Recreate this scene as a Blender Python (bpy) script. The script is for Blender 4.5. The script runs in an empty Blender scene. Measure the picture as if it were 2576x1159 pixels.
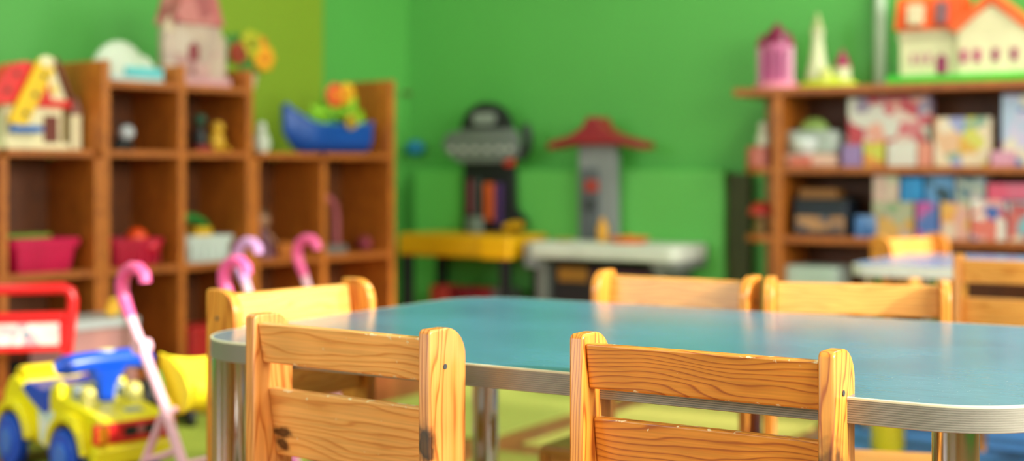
import bpy, bmesh, math, random
from mathutils import Vector, Matrix
random.seed(7)
S = bpy.context.scene
COL = S.collection
PI = math.pi
F = 3430.0          # focal length, pixels of a 2576 wide frame
HC = 0.71           # camera height
# ------------------------------------------------------------------ materials
def lin(c):
    return tuple((v/12.92 if v <= .04045 else ((v+.055)/1.055)**2.4) for v in c)
def rgb(h):
    return lin(tuple(int(h[i:i+2], 16)/255 for i in (0, 2, 4)))+(1,)
_m = {}
def new_mat(name):
    m = bpy.data.materials.new(name); m.use_nodes = True
    nt = m.node_tree; return m, nt, nt.nodes['Principled BSDF']
def N(nt, t, **kw):
    n = nt.nodes.new(t)
    for k, v in kw.items():
        if hasattr(n, k): setattr(n, k, v)
        else: n.inputs[k.replace('_', ' ')].default_value = v
    return n
def plastic(h, rough=.38, var=.10, metal=0, bump=0, scale=9, trans=0, alpha=1, sheen=0):
    key = ('p', h, rough, metal, bump, trans, alpha)
    if key in _m: return _m[key]
    m, nt, p = new_mat('surface_'+h)
    c = rgb(h)
    tc = N(nt, 'ShaderNodeTexCoord'); nz = N(nt, 'ShaderNodeTexNoise', Scale=scale, Detail=4.0)
    nt.links.new(tc.outputs['Object'], nz.inputs['Vector'])
    r = N(nt, 'ShaderNodeValToRGB')
    r.color_ramp.elements[0].position = .3; r.color_ramp.elements[1].position = .7
    r.color_ramp.elements[0].color = tuple(v*(1-var) for v in c[:3])+(1,)
    r.color_ramp.elements[1].color = tuple(min(1, v*(1+var)) for v in c[:3])+(1,)
    nt.links.new(nz.outputs['Fac'], r.inputs['Fac']); nt.links.new(r.outputs['Color'], p.inputs['Base Color'])
    p.inputs['Roughness'].default_value = rough; p.inputs['Metallic'].default_value = metal
    if trans: p.inputs['Transmission Weight'].default_value = trans
    if alpha < 1: p.inputs['Alpha'].default_value = alpha
    if bump:
        n2 = N(nt, 'ShaderNodeTexNoise', Scale=160.0, Detail=3.0); nt.links.new(tc.outputs['Object'], n2.inputs['Vector'])
        b = N(nt, 'ShaderNodeBump', Strength=bump, Distance=.002); nt.links.new(n2.outputs['Fac'], b.inputs['Height'])
        nt.links.new(b.outputs['Normal'], p.inputs['Normal'])
    _m[key] = m; return m
def wood(name, light, mid, dark, axis='x', period=.007, knots=(), rough=.33, wear=0, ctr=(.35, 1.2), dist=3.2, coat=.25):
    m, nt, p = new_mat(name); L = nt.links.new
    tc = N(nt, 'ShaderNodeTexCoord'); oi = N(nt, 'ShaderNodeObjectInfo')
    off = N(nt, 'ShaderNodeVectorMath', operation='SCALE'); off.inputs[0].default_value = (.9, .31, .47)
    L(oi.outputs['Random'], off.inputs['Scale'])
    add = N(nt, 'ShaderNodeVectorMath', operation='ADD'); L(tc.outputs['Object'], add.inputs[0]); 
    o2 = N(nt, 'ShaderNodeVectorMath', operation='MULTIPLY'); L(off.outputs[0], o2.inputs[0])
    o2.inputs[1].default_value = {'x': (1, .05, .05), 'z': (.05, .05, 1), 'y': (.05, 1, .05)}[axis]
    L(o2.outputs[0], add.inputs[1])
    # growth rings: contour lines of a slowly waving height field
    sep = N(nt, 'ShaderNodeSeparateXYZ'); L(add.outputs[0], sep.inputs[0])
    mp = N(nt, 'ShaderNodeMapping'); L(add.outputs[0], mp.inputs['Vector'])
    mp.inputs['Scale'].default_value = {'x': (5.5, 26, 26), 'z': (26, 26, 4.0), 'y': (26, 4, 26)}[axis]
    mp.inputs['Location'].default_value = (ctr[0], ctr[1], ctr[0]*2)
    n0 = N(nt, 'ShaderNodeTexNoise', Scale=1.0, Detail=2.2, Roughness=.38); L(mp.outputs[0], n0.inputs['Vector'])
    ac = {'x': ('Z', 'Y'), 'z': ('X', 'Y'), 'y': ('X', 'Z')}[axis]
    a1_ = N(nt, 'ShaderNodeMath', operation='MULTIPLY_ADD'); L(sep.outputs[ac[0]], a1_.inputs[0]); a1_.inputs[1].default_value = 1/period
    a2_ = N(nt, 'ShaderNodeMath', operation='MULTIPLY'); L(sep.outputs[ac[1]], a2_.inputs[0]); a2_.inputs[1].default_value = .55/period; L(a2_.outputs[0], a1_.inputs[2])
    a3_ = N(nt, 'ShaderNodeMath', operation='MULTIPLY_ADD'); L(n0.outputs['Fac'], a3_.inputs[0]); a3_.inputs[1].default_value = dist*3.2; L(a1_.outputs[0], a3_.inputs[2])
    wv = N(nt, 'ShaderNodeMath', operation='FRACT'); L(a3_.outputs[0], wv.inputs[0])
    r = N(nt, 'ShaderNodeValToRGB'); e = r.color_ramp.elements
    e[0].position = 0; e[0].color = mid; e[1].position = 1; e[1].color = mid
    for ps, cc in ((.07, light), (.45, light), (.74, mid), (.86, dark), (.93, dark)):
        x = e.new(ps); x.color = cc
    L(wv.outputs[0], r.inputs['Fac'])
    # slow tint and fine fibres
    nz = N(nt, 'ShaderNodeTexNoise', Scale=1.0, Detail=3.0); mp2 = N(nt, 'ShaderNodeMapping'); L(add.outputs[0], mp2.inputs['Vector'])
    mp2.inputs['Scale'].default_value = {'x': (6, 300, 300), 'z': (300, 300, 6), 'y': (300, 6, 300)}[axis]
    L(mp2.outputs[0], nz.inputs['Vector'])
    nb = N(nt, 'ShaderNodeTexNoise', Scale=7.0, Detail=2.0); L(add.outputs[0], nb.inputs['Vector'])
    sm = N(nt, 'ShaderNodeMath', operation='ADD'); L(nz.outputs['Fac'], sm.inputs[0]); L(nb.outputs['Fac'], sm.inputs[1])
    mr = N(nt, 'ShaderNodeMapRange'); mr.inputs['From Min'].default_value = .7; mr.inputs['From Max'].default_value = 1.3
    mr.inputs['To Min'].default_value = .80; mr.inputs['To Max'].default_value = 1.16; L(sm.outputs[0], mr.inputs['Value'])
    mul = N(nt, 'ShaderNodeVectorMath', operation='SCALE'); L(r.outputs['Color'], mul.inputs[0]); L(mr.outputs[0], mul.inputs['Scale'])
    cur = mul.outputs[0]
    for (kx, ky, kz, kr, sx, sy, sz) in knots:
        sub = N(nt, 'ShaderNodeVectorMath', operation='SUBTRACT'); L(tc.outputs['Object'], sub.inputs[0]); sub.inputs[1].default_value = (kx, ky, kz)
        sc = N(nt, 'ShaderNodeVectorMath', operation='MULTIPLY'); L(sub.outputs[0], sc.inputs[0]); sc.inputs[1].default_value = (sx/kr, sy/kr, sz/kr)
        kn = N(nt, 'ShaderNodeTexNoise', Scale=70.0, Detail=1.5); L(tc.outputs['Object'], kn.inputs['Vector'])
        ln = N(nt, 'ShaderNodeVectorMath', operation='LENGTH'); L(sc.outputs[0], ln.inputs[0])
        ad = N(nt, 'ShaderNodeMath', operation='ADD'); L(ln.outputs['Value'], ad.inputs[0]); L(kn.outputs['Fac'], ad.inputs[1])
        kr2 = N(nt, 'ShaderNodeValToRGB'); ke = kr2.color_ramp.elements
        ke[0].position = .0; ke[0].color = (.85, .85, .85, 1); ke[1].position = 1; ke[1].color = (0, 0, 0, 1)
        z = ke.new(.40); z.color = (.9, .9, .9, 1); z = ke.new(.55); z.color = (.95, .95, .95, 1); z = ke.new(.68); z.color = (.6, .6, .6, 1); z = ke.new(.82); z.color = (.15, .15, .15, 1)
        hf = N(nt, 'ShaderNodeMath', operation='MULTIPLY'); L(ad.outputs[0], hf.inputs[0]); hf.inputs[1].default_value = .5
        L(hf.outputs[0], kr2.inputs['Fac'])
        mx = N(nt, 'ShaderNodeMix', data_type='RGBA'); L(kr2.outputs['Color'], mx.inputs['Factor']); L(cur, mx.inputs['A'])
        mx.inputs['B'].default_value = (.030, .010, .005, 1); cur = mx.outputs['Result']
    if wear:   # pale chipped varnish along the upper edges
        w = N(nt, 'ShaderNodeTexNoise', Scale=75.0, Detail=5.0); L(tc.outputs['Object'], w.inputs['Vector'])
        gm = N(nt, 'ShaderNodeSeparateXYZ'); L(tc.outputs['Object'], gm.inputs[0])
        best = None
        for z0 in (.501, .4105, .449):
            d = N(nt, 'ShaderNodeMath', operation='SUBTRACT'); L(gm.outputs['Z'], d.inputs[0]); d.inputs[1].default_value = z0
            ab = N(nt, 'ShaderNodeMath', operation='ABSOLUTE'); L(d.outputs[0], ab.inputs[0])
            q = N(nt, 'ShaderNodeMapRange'); q.inputs['From Min'].default_value = .0; q.inputs['From Max'].default_value = .0032
            q.inputs['To Min'].default_value = .13; q.inputs['To Max'].default_value = 0; L(ab.outputs[0], q.inputs['Value'])
            if best is None: best = q.outputs[0]
            else:
                mxx = N(nt, 'ShaderNodeMath', operation='MAXIMUM'); L(best, mxx.inputs[0]); L(q.outputs[0], mxx.inputs[1]); best = mxx.outputs[0]
        sadd = N(nt, 'ShaderNodeMath', operation='ADD'); L(w.outputs['Fac'], sadd.inputs[0]); L(best, sadd.inputs[1])
        th = N(nt, 'ShaderNodeMapRange'); th.inputs['From Min'].default_value = .735-wear*.02; th.inputs['From Max'].default_value = .77-wear*.02; L(sadd.outputs[0], th.inputs['Value'])
        mx = N(nt, 'ShaderNodeMix', data_type='RGBA'); L(th.outputs[0], mx.inputs['Factor']); L(cur, mx.inputs['A'])
        mx.inputs['B'].default_value = rgb('f2d9a8'); cur = mx.outputs['Result']
    L(cur, p.inputs['Base Color'])
    p.inputs['Roughness'].default_value = rough; p.inputs['Coat Weight'].default_value = coat; p.inputs['Coat Roughness'].default_value = .18
    b = N(nt, 'ShaderNodeBump', Strength=.18, Distance=.0008); L(nz.outputs['Fac'], b.inputs['Height']); L(b.outputs['Normal'], p.inputs['Normal'])
    return m
def picture(name, cols, scale=22, rough=.35, seed=0.0, soft=True):
    m, nt, p = new_mat(name); L = nt.links.new
    tc = N(nt, 'ShaderNodeTexCoord'); mp = N(nt, 'ShaderNodeMapping'); mp.inputs['Location'].default_value = (seed, seed*1.7, seed*.6)
    L(tc.outputs['Object'], mp.inputs['Vector'])
    nz = N(nt, 'ShaderNodeTexNoise', Scale=scale*.7, Detail=1.0); L(mp.outputs[0], nz.inputs['Vector'])
    mixv = N(nt, 'ShaderNodeVectorMath', operation='MULTIPLY_ADD'); L(nz.outputs['Color'], mixv.inputs[0]); mixv.inputs[1].default_value = (.05, .05, .05); L(mp.outputs[0], mixv.inputs[2])
    v = N(nt, 'ShaderNodeTexVoronoi', Scale=scale); L(mixv.outputs[0], v.inputs['Vector'])
    sp = N(nt, 'ShaderNodeSeparateColor'); L(v.outputs['Color'], sp.inputs[0])
    r = N(nt, 'ShaderNodeValToRGB'); r.color_ramp.interpolation = 'CONSTANT'; e = r.color_ramp.elements
    n = len(cols)
    e[0].position = 0; e[0].color = rgb(cols[0]); e[1].position = 1-1/n; e[1].color = rgb(cols[-1])
    for i in range(1, n-1):
        x = e.new(i/n); x.color = rgb(cols[i])
    L(sp.outputs[0], r.inputs['Fac']); L(r.outputs['Color'], p.inputs['Base Color']); p.inputs['Roughness'].default_value = rough
    return m
# ------------------------------------------------------------------ mesh builder
class MB:
    def __init__(s): s.v = []; s.f = []; s.mi = []; s.m = 0
    def add(s, vs, fs):
        o = len(s.v); s.v += [tuple(v) for v in vs]
        for f in fs: s.f.append([i+o for i in f]); s.mi.append(s.m)
        return s
    def mat(s, i): s.m = i; return s
    def box(s, c, d, R=None):
        x, y, z = d[0]/2, d[1]/2, d[2]/2
        vs = [Vector(q) for q in ((-x,-y,-z),(x,-y,-z),(x,y,-z),(-x,y,-z),(-x,-y,z),(x,-y,z),(x,y,z),(-x,y,z))]
        if R is not None: vs = [R @ v for v in vs]
        c = Vector(c)
        return s.add([v+c for v in vs], [(0,3,2,1),(4,5,6,7),(0,1,5,4),(1,2,6,5),(2,3,7,6),(3,0,4,7)])
    def slab(s, x0, x1, y0, y1, z0, z1): return s.box(((x0+x1)/2, (y0+y1)/2, (z0+z1)/2), (x1-x0, y1-y0, z1-z0))
    def prism(s, poly, a0, a1, axis='y', off=(0, 0, 0)):
        # poly points (u,v): axis y -> (x,z); axis x -> (y,z); axis z -> (x,y)
        def P(u, v, a):
            q = {'y': (u, a, v), 'x': (a, u, v), 'z': (u, v, a)}[axis]
            return (q[0]+off[0], q[1]+off[1], q[2]+off[2])
        n = len(poly); vs = [P(u, v, a0) for u, v in poly]+[P(u, v, a1) for u, v in poly]
        fs = [tuple(range(n)), tuple(range(2*n-1, n-1, -1))]+[(i, i+n, (i+1) % n+n, (i+1) % n) for i in range(n)]
        return s.add(vs, fs)
    def cyl(s, p0, p1, r0, r1=None, n=24, caps=True):
        return s.tube([p0, p1], [r0, r0 if r1 is None else r1], n, caps)
    def tube(s, pts, r, n=14, caps=True, flat=1.0):
        pts = [Vector(p) for p in pts]; R = r if isinstance(r, (list, tuple)) else [r]*len(pts)
        vs = []; fs = []; up = None
        for i, p in enumerate(pts):
            t = (pts[min(i+1, len(pts)-1)]-pts[max(i-1, 0)]).normalized()
            if up is None:
                up = Vector((0, 0, 1)) if abs(t.z) < .9 else Vector((1, 0, 0))
            a = (up-t*up.dot(t)).normalized(); up = a; b = t.cross(a)
            for k in range(n):
                w = 2*PI*k/n; vs.append(p+a*math.cos(w)*R[i]*flat+b*math.sin(w)*R[i])
        for i in range(len(pts)-1):
            for k in range(n):
                k2 = (k+1) % n; fs.append((i*n+k, i*n+k2, (i+1)*n+k2, (i+1)*n+k))
        if caps: fs.append(tuple(range(n-1, -1, -1))); fs.append(tuple(range((len(pts)-1)*n, len(pts)*n)))
        return s.add(vs, fs)
    def sph(s, c, r, n=20, m=12, R=None, zmin=-1, zmax=1):
        if not isinstance(r, (list, tuple)): r = (r, r, r)
        c = Vector(c); vs = []; fs = []
        a0, a1 = math.asin(zmin), math.asin(zmax)
        for j in range(m+1):
            ph = a0+(a1-a0)*j/m
            for k in range(n):
                th = 2*PI*k/n; v = Vector((r[0]*math.cos(ph)*math.cos(th), r[1]*math.cos(ph)*math.sin(th), r[2]*math.sin(ph)))
                if R is not None: v = R @ v
                vs.append(v+c)
        for j in range(m):
            for k in range(n):
                k2 = (k+1) % n; fs.append((j*n+k, j*n+k2, (j+1)*n+k2, (j+1)*n+k))
        fs.append(tuple(range(n-1, -1, -1))); fs.append(tuple(range(m*n, m*n+n)))
        return s.add(vs, fs)
    def lathe(s, prof, c=(0, 0, 0), n=28, axis='z', sx=1, sy=1):
        vs = []; fs = []
        for r, z in prof:
            for k in range(n):
                th = 2*PI*k/n; u, v = r*math.cos(th)*sx, r*math.sin(th)*sy
                q = {'z': (u, v, z), 'y': (u, z, v), 'x': (z, u, v)}[axis]
                vs.append((q[0]+c[0], q[1]+c[1], q[2]+c[2]))
        for j in range(len(prof)-1):
            for k in range(n):
                k2 = (k+1) % n; fs.append((j*n+k, j*n+k2, (j+1)*n+k2, (j+1)*n+k))
        fs.append(tuple(range(n-1, -1, -1))); fs.append(tuple(range((len(prof)-1)*n, len(prof)*n)))
        return s.add(vs, fs)
    def torus(s, c, R, r, axis='y', n=28, m=10, a0=0, a1=2*PI, flat=1):
        pts = []
        full = abs(a1-a0-2*PI) < 1e-6
        k = n+1
        for i in range(k):
            a = a0+(a1-a0)*i/n; u, v = R*math.cos(a), R*math.sin(a)
            q = {'y': (u, 0, v), 'x': (0, u, v), 'z': (u, v, 0)}[axis]; pts.append((c[0]+q[0], c[1]+q[1], c[2]+q[2]))
        return s.tube(pts, r, m, caps=not full, flat=flat)
def obj(name, b, mats, parent=None, bevel=0, seg=2, smooth=True, ang=35, sub=0, label=None):
    me = bpy.data.meshes.new(name); me.from_pydata(b.v, [], b.f)
    if not isinstance(mats, (list, tuple)): mats = [mats]
    for m in mats: me.materials.append(m)
    for p, i in zip(me.polygons, b.mi): p.material_index = min(i, len(mats)-1)
    bm = bmesh.new(); bm.from_mesh(me); bmesh.ops.recalc_face_normals(bm, faces=bm.faces); bm.to_mesh(me); bm.free()
    if smooth:
        for p in me.polygons: p.use_smooth = True
        me.set_sharp_from_angle(angle=math.radians(ang))
    o = bpy.data.objects.new(name, me); COL.objects.link(o)
    if parent: o.parent = parent
    if bevel:
        mod = o.modifiers.new('bevel', 'BEVEL'); mod.width = bevel; mod.segments = seg; mod.limit_method = 'ANGLE'; mod.angle_limit = math.radians(40); mod.harden_normals = smooth
    if sub:
        mod = o.modifiers.new('sub', 'SUBSURF'); mod.levels = sub; mod.render_levels = sub
    if label: o['label'] = label
    return o
def tag(o, label=None, cat=None, group=None, kind=None):
    if label: o['label'] = label
    if cat: o['category'] = cat
    if group: o['group'] = group
    if kind: o['kind'] = kind
    return o
def thing(name, label, cat, loc=(0, 0, 0), rz=0, group=None):
    o = bpy.data.objects.new(name, None); COL.objects.link(o); o.empty_display_size = .05
    o.location = loc; o.rotation_euler = (0, 0, rz); return tag(o, label, cat, group)
def single(name, b, mats, label, cat, loc=(0, 0, 0), rz=0, group=None, **kw):
    o = obj(name, b, mats, None, **kw); o.location = loc; o.rotation_euler = (0, 0, rz); return tag(o, label, cat, group)
def copy_tree(o, parent=None):
    c = o.copy(); COL.objects.link(c); c.parent = parent
    for ch in list(o.children): copy_tree(ch, c)
    return c
def struct(name, b, m, **kw):
    o = obj(name, b, m, None, **kw); o['kind'] = 'structure'; return o

# ------------------------------------------------------------------ palette
PINE_L, PINE_M, PINE_D = rgb('e6983a'), rgb('d9872e'), rgb('9c4a17')
pine_x = wood('pine_rail', PINE_L, PINE_M, rgb('b4642a'), 'x', .0072, wear=1, dist=2.1)
pine_z = wood('pine_post', PINE_L, PINE_M, rgb('b9631f'), 'z', .009, ctr=(.8, 1.6), dist=2.4)
pine_x2 = wood('pine_rail_light', rgb('efb062'), rgb('e8a556'), rgb('d78f46'), 'x', .010, wear=2.2, dist=1.6, knots=[(-.128, .031, .351, .012, .6, 1, 1.6), (-.130, .034, .333, .011, .8, 1, 1.2)])
pine_z2 = wood('pine_post_knotty', rgb('e0944a'), rgb('d3853a'), rgb('b9662a'), 'z', .009, ctr=(.8, 1.6), dist=2.4, knots=[(.158, 0.0, .372, .015, 1, 1, .6)])
pine_z3 = wood('pine_post_dark_knot', PINE_L, PINE_M, rgb('b05a1d'), 'z', .009, ctr=(.9, 1.4), dist=2.4, knots=[(.160, .006, .355, .030, 1, 1, .5)])
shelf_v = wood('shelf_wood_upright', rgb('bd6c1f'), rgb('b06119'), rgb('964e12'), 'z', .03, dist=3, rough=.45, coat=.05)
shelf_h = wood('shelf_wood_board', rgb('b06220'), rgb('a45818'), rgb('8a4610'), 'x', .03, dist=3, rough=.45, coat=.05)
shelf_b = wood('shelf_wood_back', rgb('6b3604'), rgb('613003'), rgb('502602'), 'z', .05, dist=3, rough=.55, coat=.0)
floor_m = wood('brown_floor', rgb('a5623a'), rgb('97552f'), rgb('7c4222'), 'x', .06, dist=3, rough=.35)
steel = plastic('c9ced3', .12, .03, 1.0)
grey_metal = plastic('8d9296', .35, .05, .6)
white_p = plastic('e9ebe6', .35); cream = plastic('efe3b8', .45); red = plastic('e01f22', .3); dred = plastic('8f1a22', .4)
yellow = plastic('f6d50c', .28); ochre = plastic('e0a60d', .4); blue = plastic('0a4fd6', .3); dblue = plastic('0d4ea8', .35)
black = plastic('17191b', .45); dgrey = plastic('3c4244', .45); mgrey = plastic('858b8c', .45); lgrey = plastic('c9ccc4', .4)
pink = plastic('f089b4', .4); hotpink = plastic('ee5d99', .35); lpink = plastic('f3bccd', .45); magenta = plastic('c9124e', .4)
orange = plastic('f06a1c', .4); green = plastic('2f8f2c', .5); lime = plastic('8fd12c', .5); brown = plastic('6e2b1c', .5); teal = plastic('0f8a96', .4)
turq = plastic('5fc6cf', .4); purple = plastic('5a3a9e', .4); lilac = plastic('d9a0dc', .4)

# ------------------------------------------------------------------ camera
cd = bpy.data.cameras.new('camera'); cam = bpy.data.objects.new('camera', cd); COL.objects.link(cam); S.camera = cam
cam.location = (0, 0, HC); cam.rotation_euler = (PI/2, 0, 0)
cd.sensor_width = 36; cd.lens = F/2576*36; cd.shift_y = -149.5/2576; cd.clip_start = .05
cd.dof.use_dof = True; cd.dof.focus_distance = 1.58; cd.dof.aperture_fstop = 2.3

# ------------------------------------------------------------------ frames
AX = Vector((.852, -.524, 0)); BX = Vector((.524, .852, 0)); RA = math.atan2(-.524, .852)
C0 = Vector((-.47, 6.126, 0))                     # room corner, back wall runs along AX
def W(s, w, z=0): return C0+AX*s-BX*w+Vector((0, 0, z))
LO = Vector((-1.256, 4.2, 0)); LX = Vector((.643, .766, 0)); LY = Vector((-.766, .643, 0)); RL = math.atan2(.766, .643)
def LS(t, d, z=0): return LO+LX*t+LY*d+Vector((0, 0, z))
def tL(px, d=0):
    k = (px-1288)/F; o = LO+LY*d
    return (k*o.y-o.x)/(LX.x-k*LX.y)
RO = Vector((.953, 4.9, 0))
def RS(t, d, z=0): return RO+AX*t+BX*d+Vector((0, 0, z))
def tR(px, d=0):
    k = (px-1288)/F; o = RO+BX*d
    return (k*o.y-o.x)/(AX.x-k*AX.y)
def zy(y, Y): return HC-(y-430)*Y/F

# ------------------------------------------------------------------ room
def wallmat(name, h1, h2):
    m = plastic(h1, .55, .04, bump=.25, scale=3); m.name = name; return m
wall_green = plastic('56ad4a', .5, .03, bump=.3, scale=2.0)
olive = plastic('86a51c', .55, .03, bump=.3, scale=2.0)
white_paint = plastic('efefe6', .6, .02)
P = [C0.copy(), C0+AX*5.4, None, None]
P[2] = P[1]-BX*7.8; P[3] = C0-LX*7.2
def wall(name, p0, p1, holes=(), th=.16, h=2.8, m=wall_green):
    d = (p1-p0); L = d.length; d.normalize(); b = MB()
    xs = [0]; 
    segs = []; cur = 0
    for (a, c, z0, z1) in holes:
        segs.append((cur, a, 0, h)); segs.append((a, c, 0, z0)); segs.append((a, c, z1, h)); cur = c
    segs.append((cur, L, 0, h))
    for a, c, z0, z1 in segs: b.slab(a, c, 0, th, z0, z1)
    o = struct(name, b, m, smooth=False); o.location = p0; o.rotation_euler = (0, 0, math.atan2(d.y, d.x)); return o, d
wall('wall_back', P[0], P[1])
HR = [(.68, 1.7, .9, 2.4), (2.3, 5.2, .9, 2.4)]
wall('wall_right', P[1], P[2], HR)
d23 = (P[3]-P[2]); L23 = d23.length
HB = [(1.2, 3.2, .9, 2.4), (4.2, 6.2, .9, 2.4)]
wall('wall_front', P[2], P[3], HB)
wall('wall_left', P[3], P[0])
fl = MB(); poly = [(p.x, p.y) for p in P]; cen = sum((Vector((x, y, 0)) for x, y in poly), Vector())/4
big = [(cen.x+(x-cen.x)*1.12, cen.y+(y-cen.y)*1.12) for x, y in poly]
struct('floor', MB().prism(big, -.1, 0, 'z'), floor_m, smooth=False)
struct('ceiling', MB().prism(big, 2.8, 2.9, 'z'), white_paint, smooth=False)
def windows(p0, p1, holes, start):
    d = (p1-p0).normalized(); rz = math.atan2(d.y, d.x)
    for i, (a, c, z0, z1) in enumerate(holes):
        b = MB(); fw = .06
        for x in (a+fw/2, (a+c)/2, c-fw/2): b.slab(x-fw/2, x+fw/2, .03, .1, z0, z1)
        for z in (z0+fw/2, z1-fw/2): b.slab(a+fw, (a+c)/2-fw/2, .03, .1, z-fw/2, z+fw/2); b.slab((a+c)/2+fw/2, c-fw, .03, .1, z-fw/2, z+fw/2)
        o = struct('window_%d' % (start+i), b, white_p, smooth=False); o.location = p0; o.rotation_euler = (0, 0, rz)
windows(P[1], P[2], HR, 1); windows(P[2], P[3], HB, 3)
def area(name, p, target, sx, sy, power, col=(1, 1, 1), spread=180):
    l = bpy.data.lights.new(name, 'AREA'); l.shape = 'RECTANGLE'; l.size = sx; l.size_y = sy; l.energy = power; l.color = col; l.spread = math.radians(spread)
    o = bpy.data.objects.new(name, l); COL.objects.link(o); o.location = p
    o.rotation_euler = (Vector(target)-Vector(p)).to_track_quat('-Z', 'Y').to_euler(); return o
def wl(name, p0, p1, hole, power, col):
    d = (p1-p0).normalized(); n = Vector((-d.y, d.x, 0)); c = p0+d*(hole[0]+hole[1])/2+n*.22; c.z = (hole[2]+hole[3])/2
    return area(name, c, c-n, hole[1]-hole[0], hole[3]-hole[2], power, col)
wl('daylight', P[1], P[2], HR[0], 60, (1, .97, .90)); wl('daylight', P[1], P[2], HR[1], 170, (1, .97, .90))
wl('daylight', P[2], P[3], HB[0], 26, (.93, .97, 1)); wl('daylight', P[2], P[3], HB[1], 72, (.93, .97, 1))
w = bpy.data.worlds.new('world'); S.world = w; w.use_nodes = True
w.node_tree.nodes['Background'].inputs[0].default_value = (.88, .93, 1, 1); w.node_tree.nodes['Background'].inputs[1].default_value = .8
sl = bpy.data.lights.new('sun', 'SUN'); sl.energy = 6.3; sl.angle = math.radians(4); sl.color = (1, .94, .84)
so = bpy.data.objects.new('sun', sl); COL.objects.link(so); so.rotation_euler = Vector((-.8, .55, -.40)).to_track_quat('-Z', 'Y').to_euler(); so.location = (4, -3, 3)
# added fill lamps, out of view on the ceiling, brighten table and walls
for i, (x, y) in enumerate(((.2, 1.6), (1.75, 4.15), (-2.0, 3.7))):
    t = thing('fill_lamp', ['added white square fill lamp above the activity table', 'added white square fill lamp near the right shelf', 'added white square fill lamp near the left shelf'][i], 'lamp', (x, y, 2.8))
    obj('fill_lamp_frame', MB().slab(-.32, .32, -.32, .32, -.05, 0), white_p, t, bevel=.01)
    l = area('fill_light', (x, y, 2.735), (x, y, 0), .55, .55, [10, 34, 15][i], (1, .95, .86))
# olive painted strip on the left wall, green boxing along the back wall, pale pipe
def wall_px(px):     # point of the left wall plane seen at px
    k = (px-1288)/F; return (k*C0.y-C0.x)/(LX.x-k*LX.y)
a0, a1 = wall_px(538), wall_px(808)
b = MB().slab(a0, a1, -.012, 0, 0, 2.8); o = struct('trim_1', b, olive, smooth=False); o.location = C0; o.rotation_euler = (0, 0, RL)
# flip: left wall's inner side faces -LY
b = MB().slab(.10, 1.56, -.09, 0, 0, .715); o = struct('trim_2', b, plastic('60bb52', .45, .03, bump=.3, scale=2), bevel=.012); o.location = C0; o.rotation_euler = (0, 0, RA)
ws = lambda px, w: ((px-1288)/F*(C0-BX*w).y-(C0-BX*w).x)/(AX.x-(px-1288)/F*AX.y)
single('wall_pipe', MB().cyl((0, 0, 1.015), (0, 0, 2.8), .021), plastic('b9cdb2', .5), 'pale grey vertical pipe on the green wall left of the orange-roofed dollhouse', 'pipe', W(ws(2214, .035), .035))

# ------------------------------------------------------------------ floor mats
def mat_quad(i, c, a0, a1, b0, b1, m, label, h=.010):
    b = MB().slab(a0, a1, b0, b1, 0, h); return single('floor_mat', b, m, label, 'mat', c, RA, 'soft floor mats', bevel=.004)
MC = Vector((-.05, 3.50, 0)); g = .055
mat_quad(0, MC, g, .62, g, 1.6, plastic('bdb45a', .7, .05, bump=.6), 'lime yellow floor mat behind the table, left of the blue mat')
mat_quad(1, MC, .70, 1.9, g, 1.2, plastic('3f7fc0', .6, .05, bump=.6), 'blue floor mat between the two tables')
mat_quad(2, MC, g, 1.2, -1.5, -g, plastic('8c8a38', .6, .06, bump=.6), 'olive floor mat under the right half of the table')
mat_quad(3, MC, -.62, -g, g, 1.6, plastic('aab052', .7, .05, bump=.6), 'yellow-green floor mat beyond the far left table leg')
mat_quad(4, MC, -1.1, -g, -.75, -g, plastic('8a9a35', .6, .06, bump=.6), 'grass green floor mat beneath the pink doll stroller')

# ------------------------------------------------------------------ chairs
def rounded_post(w0, w1, d, h):
    # side profile in (y,z): big rounded corner at the front top, small one at the back
    pts = [(0.0, 0.0), (.0, h-.006)]
    pts += [(.006-.006*math.cos(a), h-.006+.006*math.sin(a)) for a in (PI/4, PI/2)]
    r = .040
    pts += [(d-r+r*math.sin(a), h-r+r*math.cos(a)*1.0) for a in [i*PI/2/9 for i in range(10)]]
    pts += [(d, 0.0)]
    return pts
def make_chair(label, mx, mz, group):
    t = thing('small_chair', label, 'chair', (0, 0, 0), 0, group)
    L, TH, D, H = .145, .019, .074, .514
    for s in (-1, 1):
        b = MB().prism(rounded_post(0, 0, D, H), s*L, s*(L+TH), 'x')
        o = obj('post', b, mz, t, bevel=.0035, seg=3)
        # screw in a small hole of the outer face
        sc = obj('screw', MB().cyl((s*(L+TH-.002), .030, .466), (s*(L+TH+.0012), .030, .466), .0035, n=16), dgrey, o, bevel=0)
        obj('front_leg', MB().slab(min(s*L, s*(L+TH)), max(s*L, s*(L+TH)), .232, .275, 0, .195), mz, t, bevel=.003)
        obj('side_rail', MB().slab(min(s*(L+.001), s*(L+TH-.001)), max(s*(L+.001), s*(L+TH-.001)), D, .232, .150, .195), mx, t, bevel=.002)
        obj('stretcher', MB().slab(min(s*(L+.002), s*(L+TH-.002)), max(s*(L+.002), s*(L+TH-.002)), D, .232, .09, .115), mx, t, bevel=.002)
    def rail(name, ztop, zbot, ytop, ybot, th=.017):
        pl = [(ytop, ztop), (ybot, zbot), (ybot+th, zbot-.001), (ytop+th, ztop-.0005)]
        b = MB(); vs = []; n = 8
        b.prism(pl, -L, L, 'x'); return obj(name, b, mx, t, bevel=.0035, seg=3)
    rail('top_rail', .503, .4475, .005, .0145)
    rail('lower_rail', .4115, .317, .025, .040)
    obj('seat', MB().slab(-L-.004, L+.004, .076, .295, .195, .212), mx, t, bevel=.005)
    obj('front_apron', MB().slab(-L, L, .255, .27, .16, .195), mx, t, bevel=.002)
    return t
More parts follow.
